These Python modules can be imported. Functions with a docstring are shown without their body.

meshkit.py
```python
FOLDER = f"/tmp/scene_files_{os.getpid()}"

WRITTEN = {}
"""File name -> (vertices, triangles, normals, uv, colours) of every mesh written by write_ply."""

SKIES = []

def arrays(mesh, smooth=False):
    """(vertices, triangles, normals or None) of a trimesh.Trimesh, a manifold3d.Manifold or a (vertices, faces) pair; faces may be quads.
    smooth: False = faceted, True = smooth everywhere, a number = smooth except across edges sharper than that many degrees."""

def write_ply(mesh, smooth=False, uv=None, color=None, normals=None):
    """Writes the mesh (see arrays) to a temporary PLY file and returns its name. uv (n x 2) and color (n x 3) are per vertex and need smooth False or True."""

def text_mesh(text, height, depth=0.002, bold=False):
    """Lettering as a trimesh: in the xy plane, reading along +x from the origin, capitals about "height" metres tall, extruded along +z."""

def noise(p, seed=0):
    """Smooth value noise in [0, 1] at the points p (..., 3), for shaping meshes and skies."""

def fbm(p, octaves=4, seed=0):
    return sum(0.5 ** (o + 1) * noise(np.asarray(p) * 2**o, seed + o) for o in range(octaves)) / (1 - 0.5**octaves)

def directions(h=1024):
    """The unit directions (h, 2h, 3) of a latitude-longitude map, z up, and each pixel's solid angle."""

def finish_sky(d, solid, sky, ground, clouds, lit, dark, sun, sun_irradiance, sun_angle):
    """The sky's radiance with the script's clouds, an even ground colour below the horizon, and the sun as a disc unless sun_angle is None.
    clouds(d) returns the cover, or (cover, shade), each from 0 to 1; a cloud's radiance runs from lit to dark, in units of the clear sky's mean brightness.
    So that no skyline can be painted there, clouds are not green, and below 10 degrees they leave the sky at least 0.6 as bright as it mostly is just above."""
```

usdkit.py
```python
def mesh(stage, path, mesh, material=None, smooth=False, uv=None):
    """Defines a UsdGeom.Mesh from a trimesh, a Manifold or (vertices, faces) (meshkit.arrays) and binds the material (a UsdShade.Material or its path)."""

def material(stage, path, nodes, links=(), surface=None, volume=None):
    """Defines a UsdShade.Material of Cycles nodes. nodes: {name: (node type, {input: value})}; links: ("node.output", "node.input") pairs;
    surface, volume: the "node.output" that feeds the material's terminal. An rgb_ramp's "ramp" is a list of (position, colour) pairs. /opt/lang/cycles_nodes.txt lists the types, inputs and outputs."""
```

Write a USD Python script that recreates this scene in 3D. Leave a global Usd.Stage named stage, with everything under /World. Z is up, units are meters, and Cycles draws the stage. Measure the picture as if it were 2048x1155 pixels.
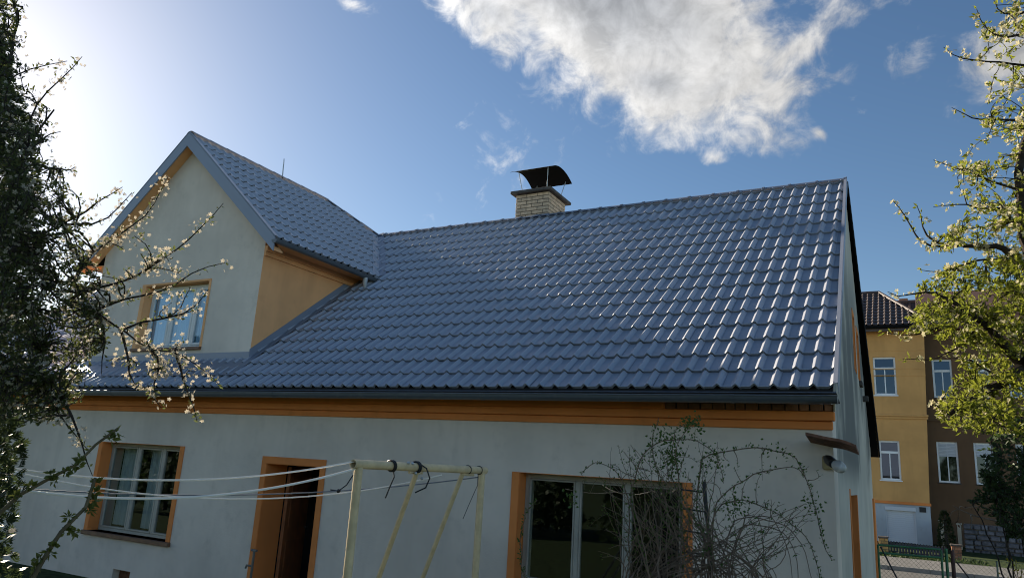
import math, random
import numpy as np, trimesh, usdkit, meshkit
from pxr import Usd, UsdGeom, UsdLux, UsdShade, Gf, Sdf, Vt

stage = Usd.Stage.CreateInMemory()
UsdGeom.SetStageUpAxis(stage, 'Z')
UsdGeom.SetStageMetersPerUnit(stage, 1.0)
UsdGeom.Xform.Define(stage, '/World')
UsdGeom.Scope.Define(stage, '/World/Looks')

# ---------------------------------------------------------------- camera
CAM = np.array([0.845, -7.589, 2.116])
CM = np.array([[0.881, -0.470, 0.061], [0.470, 0.851, -0.234], [0.058, 0.235, 0.970]])
def _orth(m):
    u, _, v = np.linalg.svd(m)
    return u @ v
CM = _orth(CM)                          # columns: right, forward, up
FPX = 1470.0                            # focal length in pixels of a 2048 wide picture
camp = UsdGeom.Camera.Define(stage, '/World/camera')
r_, f_, u_ = CM[:, 0], CM[:, 1], CM[:, 2]
camp.AddTransformOp().Set(Gf.Matrix4d(*[float(x) for x in (*r_, 0, *u_, 0, *(-f_), 0, *CAM, 1)]))
camp.CreateHorizontalApertureAttr(36.0)
camp.CreateFocalLengthAttr(FPX / 2048 * 36.0)
camp.CreateExposureAttr(1.2)
camp.CreateFStopAttr(0.0)

# ---------------------------------------------------------------- sun and sky
SUN_AZ, SUN_EL = math.radians(-69.5), math.radians(23.5)       # azimuth from +y, clockwise
SUN = np.array([math.sin(SUN_AZ) * math.cos(SUN_EL), math.cos(SUN_AZ) * math.cos(SUN_EL), math.sin(SUN_EL)])
SKY_STRENGTH, SUN_INT = 0.05, 1.25


def ray(u, v):
    d = CM @ np.array([(u - 1024) / FPX, 1, (577.5 - v) / FPX])
    return d / np.linalg.norm(d)


class G:
    """a small builder of node graphs"""
    def __init__(s):
        s.nodes, s.links, s.k = {}, [], 0
    def n(s, kind, **inp):
        s.k += 1
        name = 'n%d' % s.k
        vals = {}
        for a, b in inp.items():
            if isinstance(b, tuple) and len(b) == 2 and isinstance(b[0], str) and b[0] == 'L':
                s.links.append((b[1], name + '.' + a))
            else:
                vals[a] = b
        s.nodes[name] = (kind, vals)
        return name
    def o(s, name, out):
        return ('L', name + '.' + out)
    def m(s, op, a, b=None, c=None, clamp=False):
        kw = dict(math_type=op, value1=a, use_clamp=clamp)
        if b is not None: kw['value2'] = b
        if c is not None: kw['value3'] = c
        return s.o(s.n('math', **kw), 'value')
    def mix(s, f, a, b, kind='mix'):
        return s.o(s.n('mix_color', blend_type=kind, fac=f, a=a, b=b), 'result')
    def noise(s, vec, scale, detail=4, rough=.5, dist=0.0):
        return s.o(s.n('noise_texture', dimensions='3D', type='fBM', vector=vec, scale=scale, detail=detail, roughness=rough, distortion=dist), 'fac')
    def mr(s, v, a, b, c=0., d=1., smooth=True):
        return s.o(s.n('map_range', range_type='smoothstep' if smooth else 'linear', value=v, from_min=a, from_max=b, to_min=c, to_max=d, clamp=True), 'result')
    def dot(s, a, b):
        return s.o(s.n('vector_math', math_type='dot_product', vector1=a, vector2=b), 'value')
    def make(s, path, surface=None, volume=None):
        return usdkit.material(stage, path, s.nodes, s.links, surface=surface[1] if surface else None, volume=volume[1] if volume else None)


def sky_material():
    g = G()
    sky = g.o(g.n('sky_texture', sky_type='single_scattering', sun_disc=False, sun_elevation=SUN_EL, sun_rotation=SUN_AZ, altitude=300.0,
                  air_density=1.0, aerosol_density=0.45, ozone_density=1.6), 'color')
    sky = g.o(g.n('hsv', hue=.5, saturation=1.14, value=1.0, fac=1.0, color=sky), 'color')
    d = g.o(g.n('texture_coordinate'), 'generated')
    c0 = ray(1300, 100)
    e1 = np.cross(c0, [0, 0, 1]); e1 /= np.linalg.norm(e1)
    e2 = np.cross(e1, c0)
    dz = g.m('maximum', g.dot(d, tuple(c0)), 0.02)
    a = g.m('divide', g.dot(d, tuple(e1)), dz)
    b = g.m('divide', g.dot(d, tuple(e2)), dz)
    front = g.mr(g.dot(d, tuple(c0)), 0.1, 0.35)
    def ab(u, v):
        r = ray(u, v); return r @ e1 / (r @ c0), r @ e2 / (r @ c0)
    blobs = [  # centre px, half axes px, turn degrees, weight
        (1165, -65, 465, 215, 26, 1.0), (1430, 180, 215, 80, -34, .60), (985, 25, 200, 95, 36, .72), (1310, 165, 170, 80, 5, .78), (1590, 100, 150, 48, -42, .52),
        (1500, 20, 160, 50, -20, .5), (1820, 120, 75, 50, 60, .34), (705, 12, 60, 26, 10, .55), (1130, 300, 60, 34, 50, .02), (1030, 305, 44, 16, -25, .02),
        (2030, 110, 120, 70, -25, .65), (1430, 318, 30, 18, 0, .34), (1640, 265, 22, 14, 30, .30), (1740, 590, 90, 18, 0, .3), (1690, 40, 140, 40, -30, .36)]
    field = None
    for u, v, ru, rv, rot, wt in blobs:
        ca, cb = ab(u, v)
        su, sv = ru / FPX, rv / FPX
        t = math.radians(-rot - 3.4)
        x = g.m('subtract', a, float(ca)); y = g.m('subtract', b, float(cb))
        xr = g.m('add', g.m('multiply', x, math.cos(t) / su), g.m('multiply', y, math.sin(t) / su))
        yr = g.m('add', g.m('multiply', x, -math.sin(t) / sv), g.m('multiply', y, math.cos(t) / sv))
        q = g.m('sqrt', g.m('add', g.m('multiply', xr, xr), g.m('multiply', yr, yr)))
        m = g.m('multiply', g.m('subtract', 1.25, q), wt)
        field = m if field is None else g.m('smoothmax', field, m, 0.08)
    field = g.m('multiply', g.m('maximum', field, -0.6), front)
    # the rest of the sky carries the same broken cloud
    far = g.m('multiply', g.m('subtract', 1.0, front), g.m('subtract', g.noise(d, 2.2, 3, .5), 0.56))
    field = g.m('add', field, far)
    n1 = g.noise(d, 6.5, 9, .58, .25)
    n2 = g.noise(d, 22.0, 8, .62, .5)
    dens = g.m('add', field, g.m('add', g.m('multiply', g.m('subtract', n1, .5), 1.65), g.m('multiply', g.m('subtract', n2, .5), 1.1)))
    cover = g.mr(dens, 0.10, 0.66)
    cover = g.m('multiply', cover, g.mr(g.dot(d, (0, 0, 1)), 0.02, 0.16))
    thick = g.mr(g.m('add', field, g.m('multiply', g.m('subtract', g.noise(d, 4.0, 3, .5), .5), 0.7)), 0.55, 1.35)
    toward = g.m('power', g.m('maximum', g.dot(d, tuple(SUN)), 0.0), 3.0)
    lit = g.m('add', CLOUD_A, g.m('multiply', toward, CLOUD_B))
    dark = g.m('multiply', lit, 0.40)
    d2 = g.o(g.n('vector_math', math_type='add', vector1=d, vector2=tuple(float(x) for x in SUN * .035)), 'vector')
    n1b, n2b = g.noise(d2, 6.5, 9, .58, .25), g.noise(g.o(g.n('vector_math', math_type='add', vector1=d, vector2=tuple(float(x) for x in SUN * .012)), 'vector'), 22.0, 8, .62, .5)
    relief = g.m('add', g.m('multiply', g.m('subtract', n1, n1b), 1.5), g.m('multiply', g.m('subtract', n2, n2b), .9))
    fine = g.m('add', 1.0, g.m('maximum', g.m('minimum', relief, .22), -.22))
    lum = g.m('multiply', g.m('add', g.m('multiply', lit, g.m('subtract', 1.0, thick)), g.m('multiply', dark, thick)), fine)
    tint = g.mix(thick, (1.0, .985, .96), (.93, .98, 1.06))
    cl = g.o(g.n('vector_math', math_type='scale', vector1=tint, scale=lum), 'vector')
    col = g.mix(g.m('multiply', cover, .96), sky, cl)
    g.nodes[col[1].split('.')[0]][1]['use_clamp'] = False
    bg = g.n('background_shader', color=col, strength=SKY_STRENGTH)
    return g.make('/World/Looks/sky_look', g.o(bg, 'background'))


CLOUD_A, CLOUD_B = 4.6, 7.0
dome = UsdLux.DomeLight.Define(stage, '/World/sky')
UsdShade.MaterialBindingAPI.Apply(dome.GetPrim()).Bind(sky_material())
dome.GetPrim().SetCustomDataByKey('label', 'blue evening sky with a large broken white cloud')
dome.GetPrim().SetCustomDataByKey('kind', 'structure')
sun = UsdLux.DistantLight.Define(stage, '/World/sunlight')
sun.CreateIntensityAttr(SUN_INT)
sun.CreateNormalizeAttr(True) if hasattr(sun, 'CreateNormalizeAttr') else None
sun.CreateAngleAttr(0.53)
sun.CreateColorAttr(Gf.Vec3f(1.0, 0.86, 0.68))
zz = SUN; xx = np.cross([0, 0, 1.0], zz); xx /= np.linalg.norm(xx); yy = np.cross(zz, xx)
sun.AddTransformOp().Set(Gf.Matrix4d(*[float(t) for t in (*xx, 0, *yy, 0, *zz, 0, 0, 0, 50, 1)]))

# ---------------------------------------------------------------- helpers
used = {}
def free_path(parent, name):
    key = (str(parent), name)
    n = used.get(key, 0); used[key] = n + 1
    return '%s/%s%s' % (parent, name, '' if n == 0 else '_%03d' % n)

def tag(p, label=None, cat=None, group=None, kind=None):
    p = p.GetPrim() if hasattr(p, 'GetPrim') else p
    for k, v in (('label', label), ('category', cat), ('group', group), ('kind', kind)):
        if v: p.SetCustomDataByKey(k, v)
    return p

def thing(name, label, cat, group=None, loc=(0, 0, 0), kind=None):
    x = UsdGeom.Xform.Define(stage, free_path('/World', name))
    if any(loc): x.AddTranslateOp().Set(Gf.Vec3d(*map(float, loc)))
    return tag(x, label, cat, group, kind)

class MB:
    """collects shapes and makes them one mesh"""
    def __init__(s): s.v, s.f, s.n = [], [], 0
    def add(s, v, f):
        v = np.asarray(v, float); f = np.asarray(f, int)
        if f.shape[1] == 4: f = np.vstack([f[:, [0, 1, 2]], f[:, [0, 2, 3]]])
        s.v.append(v); s.f.append(f + s.n); s.n += len(v); return s
    def tm(s, m): return s.add(m.vertices, m.faces)
    def hexa(s, c8):
        """c8: bottom ring of 4, top ring of 4, counter-clockwise seen from above"""
        return s.add(c8, [[3, 2, 1, 0], [4, 5, 6, 7], [0, 1, 5, 4], [1, 2, 6, 5], [2, 3, 7, 6], [3, 0, 4, 7]])
    def box(s, a, b):
        a, b = np.minimum(a, b), np.maximum(a, b)
        x0, y0, z0 = a; x1, y1, z1 = b
        return s.hexa([(x0, y0, z0), (x1, y0, z0), (x1, y1, z0), (x0, y1, z0), (x0, y0, z1), (x1, y0, z1), (x1, y1, z1), (x0, y1, z1)])
    def cbox(s, a, b, c=.004):
        """box with chamfered edges, as a hull of inset faces"""
        a, b = np.minimum(a, b), np.maximum(a, b)
        c = min(c, .45 * float((b - a).min()))
        pts = []
        for ax in range(3):
            for side in (a, b):
                o = [i for i in range(3) if i != ax]
                for p in (a[o[0]] + c, b[o[0]] - c):
                    for q in (a[o[1]] + c, b[o[1]] - c):
                        w = np.zeros(3); w[ax] = side[ax]; w[o[0]] = p; w[o[1]] = q; pts.append(w)
        h = trimesh.convex.convex_hull(np.array(pts)); return s.tm(h)
    def tube(s, pts, r, sides=6, cap=True):
        p = np.asarray(pts, float); r = np.broadcast_to(np.asarray(r, float), (len(p),))
        t = np.gradient(p, axis=0); t /= np.linalg.norm(t, axis=1, keepdims=True) + 1e-12
        ref = np.array([0, 0, 1.0]) if abs(t[:, 2]).mean() < .8 else np.array([1.0, 0.13, 0])
        a = np.cross(t, ref); a /= np.linalg.norm(a, axis=1, keepdims=True) + 1e-12
        b = np.cross(t, a)
        an = np.arange(sides) * 2 * np.pi / sides
        v = p[:, None] + r[:, None, None] * (np.cos(an)[None, :, None] * a[:, None] + np.sin(an)[None, :, None] * b[:, None])
        i, j = np.meshgrid(np.arange(len(p) - 1), np.arange(sides), indexing='ij')
        q = np.stack([i * sides + j, (i + 1) * sides + j, (i + 1) * sides + (j + 1) % sides, i * sides + (j + 1) % sides], -1).reshape(-1, 4)
        V = v.reshape(-1, 3); F = [q[:, [0, 1, 2]], q[:, [0, 2, 3]]]
        if cap:
            n = len(V); V = np.vstack([V, p[0], p[-1]])
            k = np.arange(sides); e = (len(p) - 1) * sides
            F += [np.stack([np.full(sides, n), k, (k + 1) % sides], 1), np.stack([np.full(sides, n + 1), e + (k + 1) % sides, e + k], 1)]
        return s.add(V, np.vstack(F))
    def poly(s, pts, thick):
        """planar polygon (convex, 3-D points) given a thickness vector"""
        p = np.asarray(pts, float); n = len(p); q = p + np.asarray(thick, float)
        f = [[0, i, i + 1] for i in range(1, n - 1)] + [[n, n + i + 1, n + i] for i in range(1, n - 1)]
        for i in range(n):
            j = (i + 1) % n; f += [[i, n + i, n + j], [i, n + j, j]]
        return s.add(np.vstack([p, q]), f)
    def build(s, name, mat, parent='/World', smooth=False, **t):
        par = parent.GetPath() if hasattr(parent, 'GetPath') else parent
        v, f = np.vstack(s.v), np.vstack(s.f)
        m = usdkit.mesh(stage, free_path(par, name), trimesh.Trimesh(v, f, process=False), M[mat] if isinstance(mat, str) else mat, smooth=smooth)
        p = m.GetPrim(); UsdGeom.Mesh(p).CreateDoubleSidedAttr(True)
        return tag(p, **t)

def at(u, v, t):
    return CAM + ray(u, v) * t
def on_y(u, v, y):
    r = ray(u, v); return CAM + r * ((y - CAM[1]) / r[1])
def on_z(u, v, z):
    r = ray(u, v); return CAM + r * ((z - CAM[2]) / r[2])

def wall_mesh(outline, holes, thick, to3d):
    """outline and holes as 2-D polygons; to3d(a, b, d) places them, d from 0 (outside) to thick (inside)"""
    from shapely.geometry import Polygon
    m = trimesh.creation.extrude_polygon(Polygon(outline, holes), thick, engine='earcut')
    v = np.array(m.vertices)
    mb = MB(); mb.add(to3d(v[:, 0], v[:, 1], v[:, 2]), m.faces[:, ::-1]); return mb

# ---------------------------------------------------------------- materials
M = {}
def simple(name, col, rough=.7, spec=.5, metal=0., bump=0., bscale=30., vary=0., vscale=3., rnd=0., rnd_hue=None, coat=0.):
    g = G(); pos = g.o(g.n('geometry'), 'position')
    c = tuple(col)
    base = c
    if vary:
        n = g.noise(pos, vscale, 5, .6)
        base = g.mix(g.mr(n, .3, .7), tuple(x * (1 - vary) for x in c), tuple(min(1, x * (1 + vary)) for x in c))
    if rnd:
        r = g.o(g.n('object_info'), 'random')
        base = g.mix(1.0, base, g.mix(r, tuple([1 - rnd] * 3), rnd_hue or tuple([1 + rnd] * 3)), 'multiply')
        g.nodes[base[1].split('.')[0]][1]['use_clamp'] = False
    kw = dict(base_color=base, roughness=rough, specular_ior_level=spec, metallic=metal, coat_weight=coat)
    if bump:
        h = g.noise(pos, bscale, 6, .65)
        kw['normal'] = g.o(g.n('bump', height=h, strength=1.0, distance=bump), 'normal')
    p = g.n('principled_bsdf', **kw)
    M[name] = g.make('/World/Looks/' + name, g.o(p, 'BSDF'))

def plaster(name, col, dirt=.25, streaks=False):
    g = G(); pos = g.o(g.n('geometry'), 'position')
    big = g.noise(pos, .55, 5, .6); mid = g.noise(pos, 4.0, 6, .65)
    c = g.mix(g.mr(big, .35, .7), tuple(col), tuple(x * .80 for x in col))
    c = g.mix(g.m('multiply', g.mr(mid, .52, .8), dirt), c, tuple(x * .62 for x in col))
    z = g.o(g.n('separate_xyz', vector=pos), 'z')
    mp = g.o(g.n('mapping', mapping_type='point', vector=pos, scale=(.2, .2, .14) if streaks else (1.3, 1.3, .16)), 'vector')
    st = g.noise(mp, 2.0, 7, .62)
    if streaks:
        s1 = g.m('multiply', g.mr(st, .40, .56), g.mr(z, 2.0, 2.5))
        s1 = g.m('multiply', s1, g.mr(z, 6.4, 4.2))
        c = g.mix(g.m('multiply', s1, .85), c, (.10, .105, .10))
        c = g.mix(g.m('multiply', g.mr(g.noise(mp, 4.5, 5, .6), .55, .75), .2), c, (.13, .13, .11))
    else:
        s1 = g.m('multiply', g.mr(st, .48, .72), .26)
        c = g.mix(s1, c, tuple(x * .6 for x in col))
    h = g.m('add', g.noise(pos, 90., 4, .6), g.m('multiply', g.noise(pos, 9., 4, .5), 2.0))
    nb = g.o(g.n('bump', height=h, strength=.6, distance=.004), 'normal')
    p = g.n('principled_bsdf', base_color=c, roughness=.9, specular_ior_level=.2, normal=nb)
    M[name] = g.make('/World/Looks/' + name, g.o(p, 'BSDF'))

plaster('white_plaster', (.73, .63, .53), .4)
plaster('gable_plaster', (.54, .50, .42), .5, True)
plaster('orange_plaster', (.76, .255, .072), .5)
plaster('dormer_orange', (.86, .44, .20), .2)
plaster('yellow_plaster', (.64, .35, .125), .2)
plaster('brown_plaster', (.15, .088, .048), .5)
plaster('grey_plaster', (.42, .46, .49), .6)
plaster('cream_plaster', (.50, .44, .33), .4)

def roof_metal(name, col, rough=.33):
    g = G(); pos = g.o(g.n('geometry'), 'position')
    n = g.noise(pos, 1.3, 4, .55)
    c = g.mix(n, tuple(x * .9 for x in col), tuple(x * 1.1 for x in col))
    dust = g.mr(g.noise(pos, 7., 6, .65), .5, .8)
    c = g.mix(g.m('multiply', dust, .18), c, (.22, .21, .20))
    ro = g.m('add', rough, g.m('multiply', dust, .12))
    h = g.noise(pos, 5.0, 3, .5)
    nb = g.o(g.n('bump', height=h, strength=.35, distance=.006), 'normal')
    p = g.n('principled_bsdf', base_color=c, roughness=ro, specular_ior_level=.75, normal=nb, metallic=0.0)
    M[name] = g.make('/World/Looks/' + name, g.o(p, 'BSDF'))
roof_metal('tile_metal', (.30, .32, .375), .42)
roof_metal('trim_metal', (.185, .21, .265), .40)
roof_metal('gutter_metal', (.07, .08, .09), .34)
simple('zinc', (.42, .44, .46), .4, metal=.5, vary=.12)
simple('black_sheet', (.006, .006, .006), .85, .08, bump=.002, bscale=8)
simple('dark_wood', (.022, .017, .014), .85, vary=.3)
simple('under_sheet', (.03, .027, .025), .9)
simple('brick_cream', (.60, .45, .32), .9, .2, bump=.003, bscale=60, vary=.18, vscale=14, rnd=.22, rnd_hue=(1.15, 1.08, 1.0))
simple('brick_red', (.28, .14, .085), .9, .2, bump=.004, bscale=60, vary=.25, vscale=14, rnd=.3, rnd_hue=(1.25, 1.2, 1.15))
simple('mortar', (.13, .12, .105), .95, .1, bump=.003, bscale=90, vary=.2)
simple('concrete_dark', (.085, .075, .068), .9, .2, bump=.004, bscale=40, vary=.3, vscale=6)
simple('window_white', (.62, .62, .60), .45, vary=.06)
simple('window_beige', (.36, .335, .28), .5, vary=.12)
simple('window_grey', (.30, .30, .29), .5, vary=.1)
simple('bright_plastic', (.78, .80, .80), .4)
simple('shutter_white', (.52, .55, .58), .5)
simple('door_brown', (.40, .14, .05), .55, vary=.2, vscale=5)
simple('black_iron', (.02, .02, .02), .6)
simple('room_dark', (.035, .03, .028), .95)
simple('curtain_pale', (.72, .82, .90), .9, .1)
simple('curtain_white', (.60, .60, .57), .9, .1)
simple('sill_brown', (.16, .075, .035), .6, vary=.25, vscale=8)
simple('post_paint', (.62, .48, .28), .5, vary=.14, vscale=9, bump=.0015, bscale=50)
simple('rust', (.16, .06, .025), .9, vary=.4, vscale=20)
simple('rope_pale', (.85, .80, .74), .22, spec=.8)
simple('rope_shaded', (.20, .20, .22), .5)  # washing line that hangs in shade; the shade is put into its colour
simple('cable_black', (.012, .012, .013), .45)
simple('rusty_tile', (.17, .075, .042), .85, vary=.35, vscale=18, bump=.003, bscale=30)
simple('lamp_glass', (.52, .52, .48), .12)
simple('lamp_black', (.02, .02, .02), .4)
simple('fixture_ochre', (.40, .30, .14), .7)
simple('pipe_grey', (.16, .16, .15), .5, metal=.6, vary=.2)
simple('lawn', (.035, .052, .018), .95, .1, vary=.4, vscale=6)
simple('road_grey', (.12, .12, .115), .9, .2, vary=.12, vscale=4)
simple('pavement_grey', (.15, .15, .145), .9, .2, vary=.15, vscale=3)
simple('kerb_stone', (.20, .20, .19), .9, .2, vary=.15)
simple('picket_dark', (.035, .038, .05), .8, vary=.3)
simple('gate_green', (.06, .19, .085), .5, vary=.15)
simple('fence_wire', (.14, .17, .13), .5, metal=.3)
simple('post_rust', (.075, .035, .03), .8, vary=.3)
simple('post_pale', (.36, .36, .28), .8, vary=.2)
simple('stone_grey', (.125, .12, .13), .9, .2, bump=.012, bscale=14, vary=.3, vscale=7, rnd=.35)
simple('pillar_ochre', (.36, .23, .09), .9, .2, vary=.25, vscale=9, bump=.004, bscale=40)
simple('far_tile_dark', (.070, .048, .042), .55, rnd=.1)
simple('far_tile_red', (.105, .052, .042), .75)
simple('bark_dark', (.040, .032, .026), .9, .15, bump=.006, bscale=50, vary=.35, vscale=25)
simple('bark_grey', (.085, .070, .055), .9, .15, bump=.004, bscale=60, vary=.35, vscale=25)
simple('cane_brown', (.17, .12, .085), .8, .2, vary=.35, vscale=14)
simple('cane_green', (.085, .11, .035), .7, .2, vary=.3, vscale=14)
simple('twig_green', (.11, .085, .045), .8, .2, vary=.3, vscale=14)

def leaf(name, a, b, trans=.45, rough=.5):
    g = G(); pos = g.o(g.n('geometry'), 'position')
    r = g.o(g.n('geometry'), 'random_per_island')
    c = g.mix(r, tuple(a), tuple(b))
    c = g.mix(g.mr(g.noise(pos, 2.2, 3, .5), .35, .7, 0., .5), c, tuple(x * .75 for x in a))
    p = g.n('principled_bsdf', base_color=c, roughness=rough, specular_ior_level=.35)
    t = g.n('translucent_bsdf', color=c)
    x = g.n('mix_closure', fac=trans, closure1=g.o(p, 'BSDF'), closure2=g.o(t, 'BSDF'))
    M[name] = g.make('/World/Looks/' + name, g.o(x, 'closure'))
leaf('leaf_spring', (.25, .28, .035), (.50, .45, .07), .55)
leaf('leaf_spring_dark', (.10, .12, .04), (.24, .225, .08), .5)
leaf('leaf_thuja', (.045, .065, .025), (.09, .115, .04), .35)
leaf('leaf_dark', (.055, .09, .028), (.13, .165, .05), .4)
leaf('leaf_rose', (.10, .17, .035), (.24, .26, .06), .4)
leaf('leaf_red', (.13, .05, .025), (.20, .07, .03), .4)
leaf('leaf_bud', (.19, .21, .05), (.34, .29, .08), .45)
leaf('leaf_yellow', (.45, .36, .02), (.55, .42, .04), .4)
leaf('petal', (.62, .56, .44), (.76, .70, .58), .35, .7)
leaf('petal_cream', (.68, .62, .38), (.78, .72, .50), .4, .7)

def pane_mat(name, tint=(1, 1, 1), base=1.0, rough=0.0, col=(.9, .95, 1.0)):
    g = G()
    fa = g.o(g.n('layer_weight', blend=.5), 'facing')
    fr = g.m('add', .043, g.m('multiply', g.m('power', fa, 5.0), .957))
    fac = g.m('multiply', fr, 1.2 * base, clamp=True)
    t = g.n('transparent_bsdf', color=tuple(tint)); gl = g.n('glossy_bsdf', color=tuple(col), roughness=rough)
    x = g.n('mix_closure', fac=fac, closure1=g.o(t, 'BSDF'), closure2=g.o(gl, 'BSDF'))
    M[name] = g.make('/World/Looks/' + name, g.o(x, 'closure'))
pane_mat('glass', (.86, .90, .90))
pane_mat('glass_blue', (.82, .90, .95), 2.0)

# ---------------------------------------------------------------- ground, road
def sheet(name, pts, mat, label, parent='/World', kind='structure'):
    mb = MB(); mb.add(pts, [[0, 1, 2, 3]]); return mb.build(name, mat, parent, label=label, kind=kind)
sheet('ground', [(-400, -300, 0), (400, -300, 0), (400, 700, 0), (-400, 700, 0)], 'lawn', 'green garden lawn running out to the horizon')
sheet('road', [(-60, 11.5, .004), (60, 11.5, .004), (60, 16.1, .004), (-60, 16.1, .004)], 'road_grey', 'pale grey asphalt street beyond the garden fence')
mb = MB(); mb.box((-60, 16.25, -.05), (60, 19.4, .10)); mb.build('pavement', 'pavement_grey', label='grey pavement on the far side of the street', kind='structure')
mb = MB()
for i in range(40): mb.cbox((-20 + i * 1.0, 16.1, -.05), (-20 + i * 1.0 + .992, 16.247, .115), .01)
mb.build('kerb', 'kerb_stone', label='row of pale kerb stones between the street and far pavement', kind='structure')

# ---------------------------------------------------------------- the house
TH = math.radians(38.325); CT, ST, TT = math.cos(TH), math.sin(TH), math.tan(TH)
ZE, RY, RZ = 3.0, 5.2115, 7.1195
XL = -18.0                              # left end, out of sight behind the trees
AX, DW, DE, DEZ, DRZ, DY, DOV, DEND = -10.498, 2.135, 2.524, 5.446, 7.667, 0.62, 0.21, 4.03
DT = (DRZ - DEZ) / DE; DTH = math.atan(DT)
house = thing('house', 'low white house with orange trim, blue grey metal tile roof and gabled dormer', 'house')
def xw(y): return .14 - .0142 * (np.asarray(y) - .35)
F0 = 0.35                               # facade plane

# front wall
door = (-7.385, -6.375, 0.0, 1.965)
win1 = (-11.235, -9.285, .71, 2.135)
win2 = (-3.283, -1.335, .82, 2.066)
vent = (-10.41, -9.985, -.02, .20)
def rect(x0, x1, z0, z1): return [(x0, z0), (x1, z0), (x1, z1), (x0, z1)]
outline = [(XL, -.1), (.14, -.1), (.14, 2.92), (XL, 2.92)]
dz = 0.0
holes = [rect(*win1), rect(*win2), rect(vent[0], vent[1], -.05, vent[3]), rect(door[0], door[1], -.06, door[3])]
wall_mesh(outline, holes, .40, lambda a, b, d: np.stack([a, F0 + d, b], 1)).build('front_wall', 'white_plaster', house)
# right gable wall (slightly out of square) with attic windows and a side door
gd = (2.62, 6.55, -.06, 2.02)
att = [(5.35, 5.75, 3.95, 4.86), (6.45, 6.95, 3.95, 4.78)]
gout = [(.75, -.1), (10.2, -.1), (10.2, 2.95), (RY, RZ - .12), (.75, ZE + .75 * TT - .12)]
def to_g(a, b, d): return np.stack([xw(a) - d, a, b], 1)
gh = [[(y0, z0), (y1, z0), (y1, z1), (y0, z1)] for y0, y1, z0, z1 in att] + [[(2.62, -.05), (4.0, -.05), (4.0, 2.02), (2.62, 2.02)]]
gw = wall_mesh(gout, gh, .35, to_g)
gw.poly([(float(xw(.35)) + .0, .35, -.1), (float(xw(.75)), .75, -.1), (float(xw(.75)), .75, ZE + .75 * TT - .12), (float(xw(.35)), .352, ZE + .35 * TT - .12)], (-.02, 0, 0))
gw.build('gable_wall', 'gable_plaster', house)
# rear and left walls
mb = MB(); mb.box((XL, 9.85, -.1), (-.36, 10.2, 2.95)); mb.build('rear_wall', 'white_plaster', house)
wall_mesh([(.75, -.1), (9.85, -.1), (9.85, 2.95), (RY, RZ - .12), (.75, ZE + .75 * TT - .12)], [], .3, lambda a, b, d: np.stack([XL + .3 - d, a, b], 1)).build('left_wall', 'white_plaster', house)
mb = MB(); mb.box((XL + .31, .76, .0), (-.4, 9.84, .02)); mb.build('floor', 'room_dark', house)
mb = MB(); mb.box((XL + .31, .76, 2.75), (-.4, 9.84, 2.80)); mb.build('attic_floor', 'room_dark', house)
mb = MB(); mb.box((XL + .31, 2.6, .02), (-.4, 2.66, 2.74)); mb.build('inner_wall', 'room_dark', house)

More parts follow.
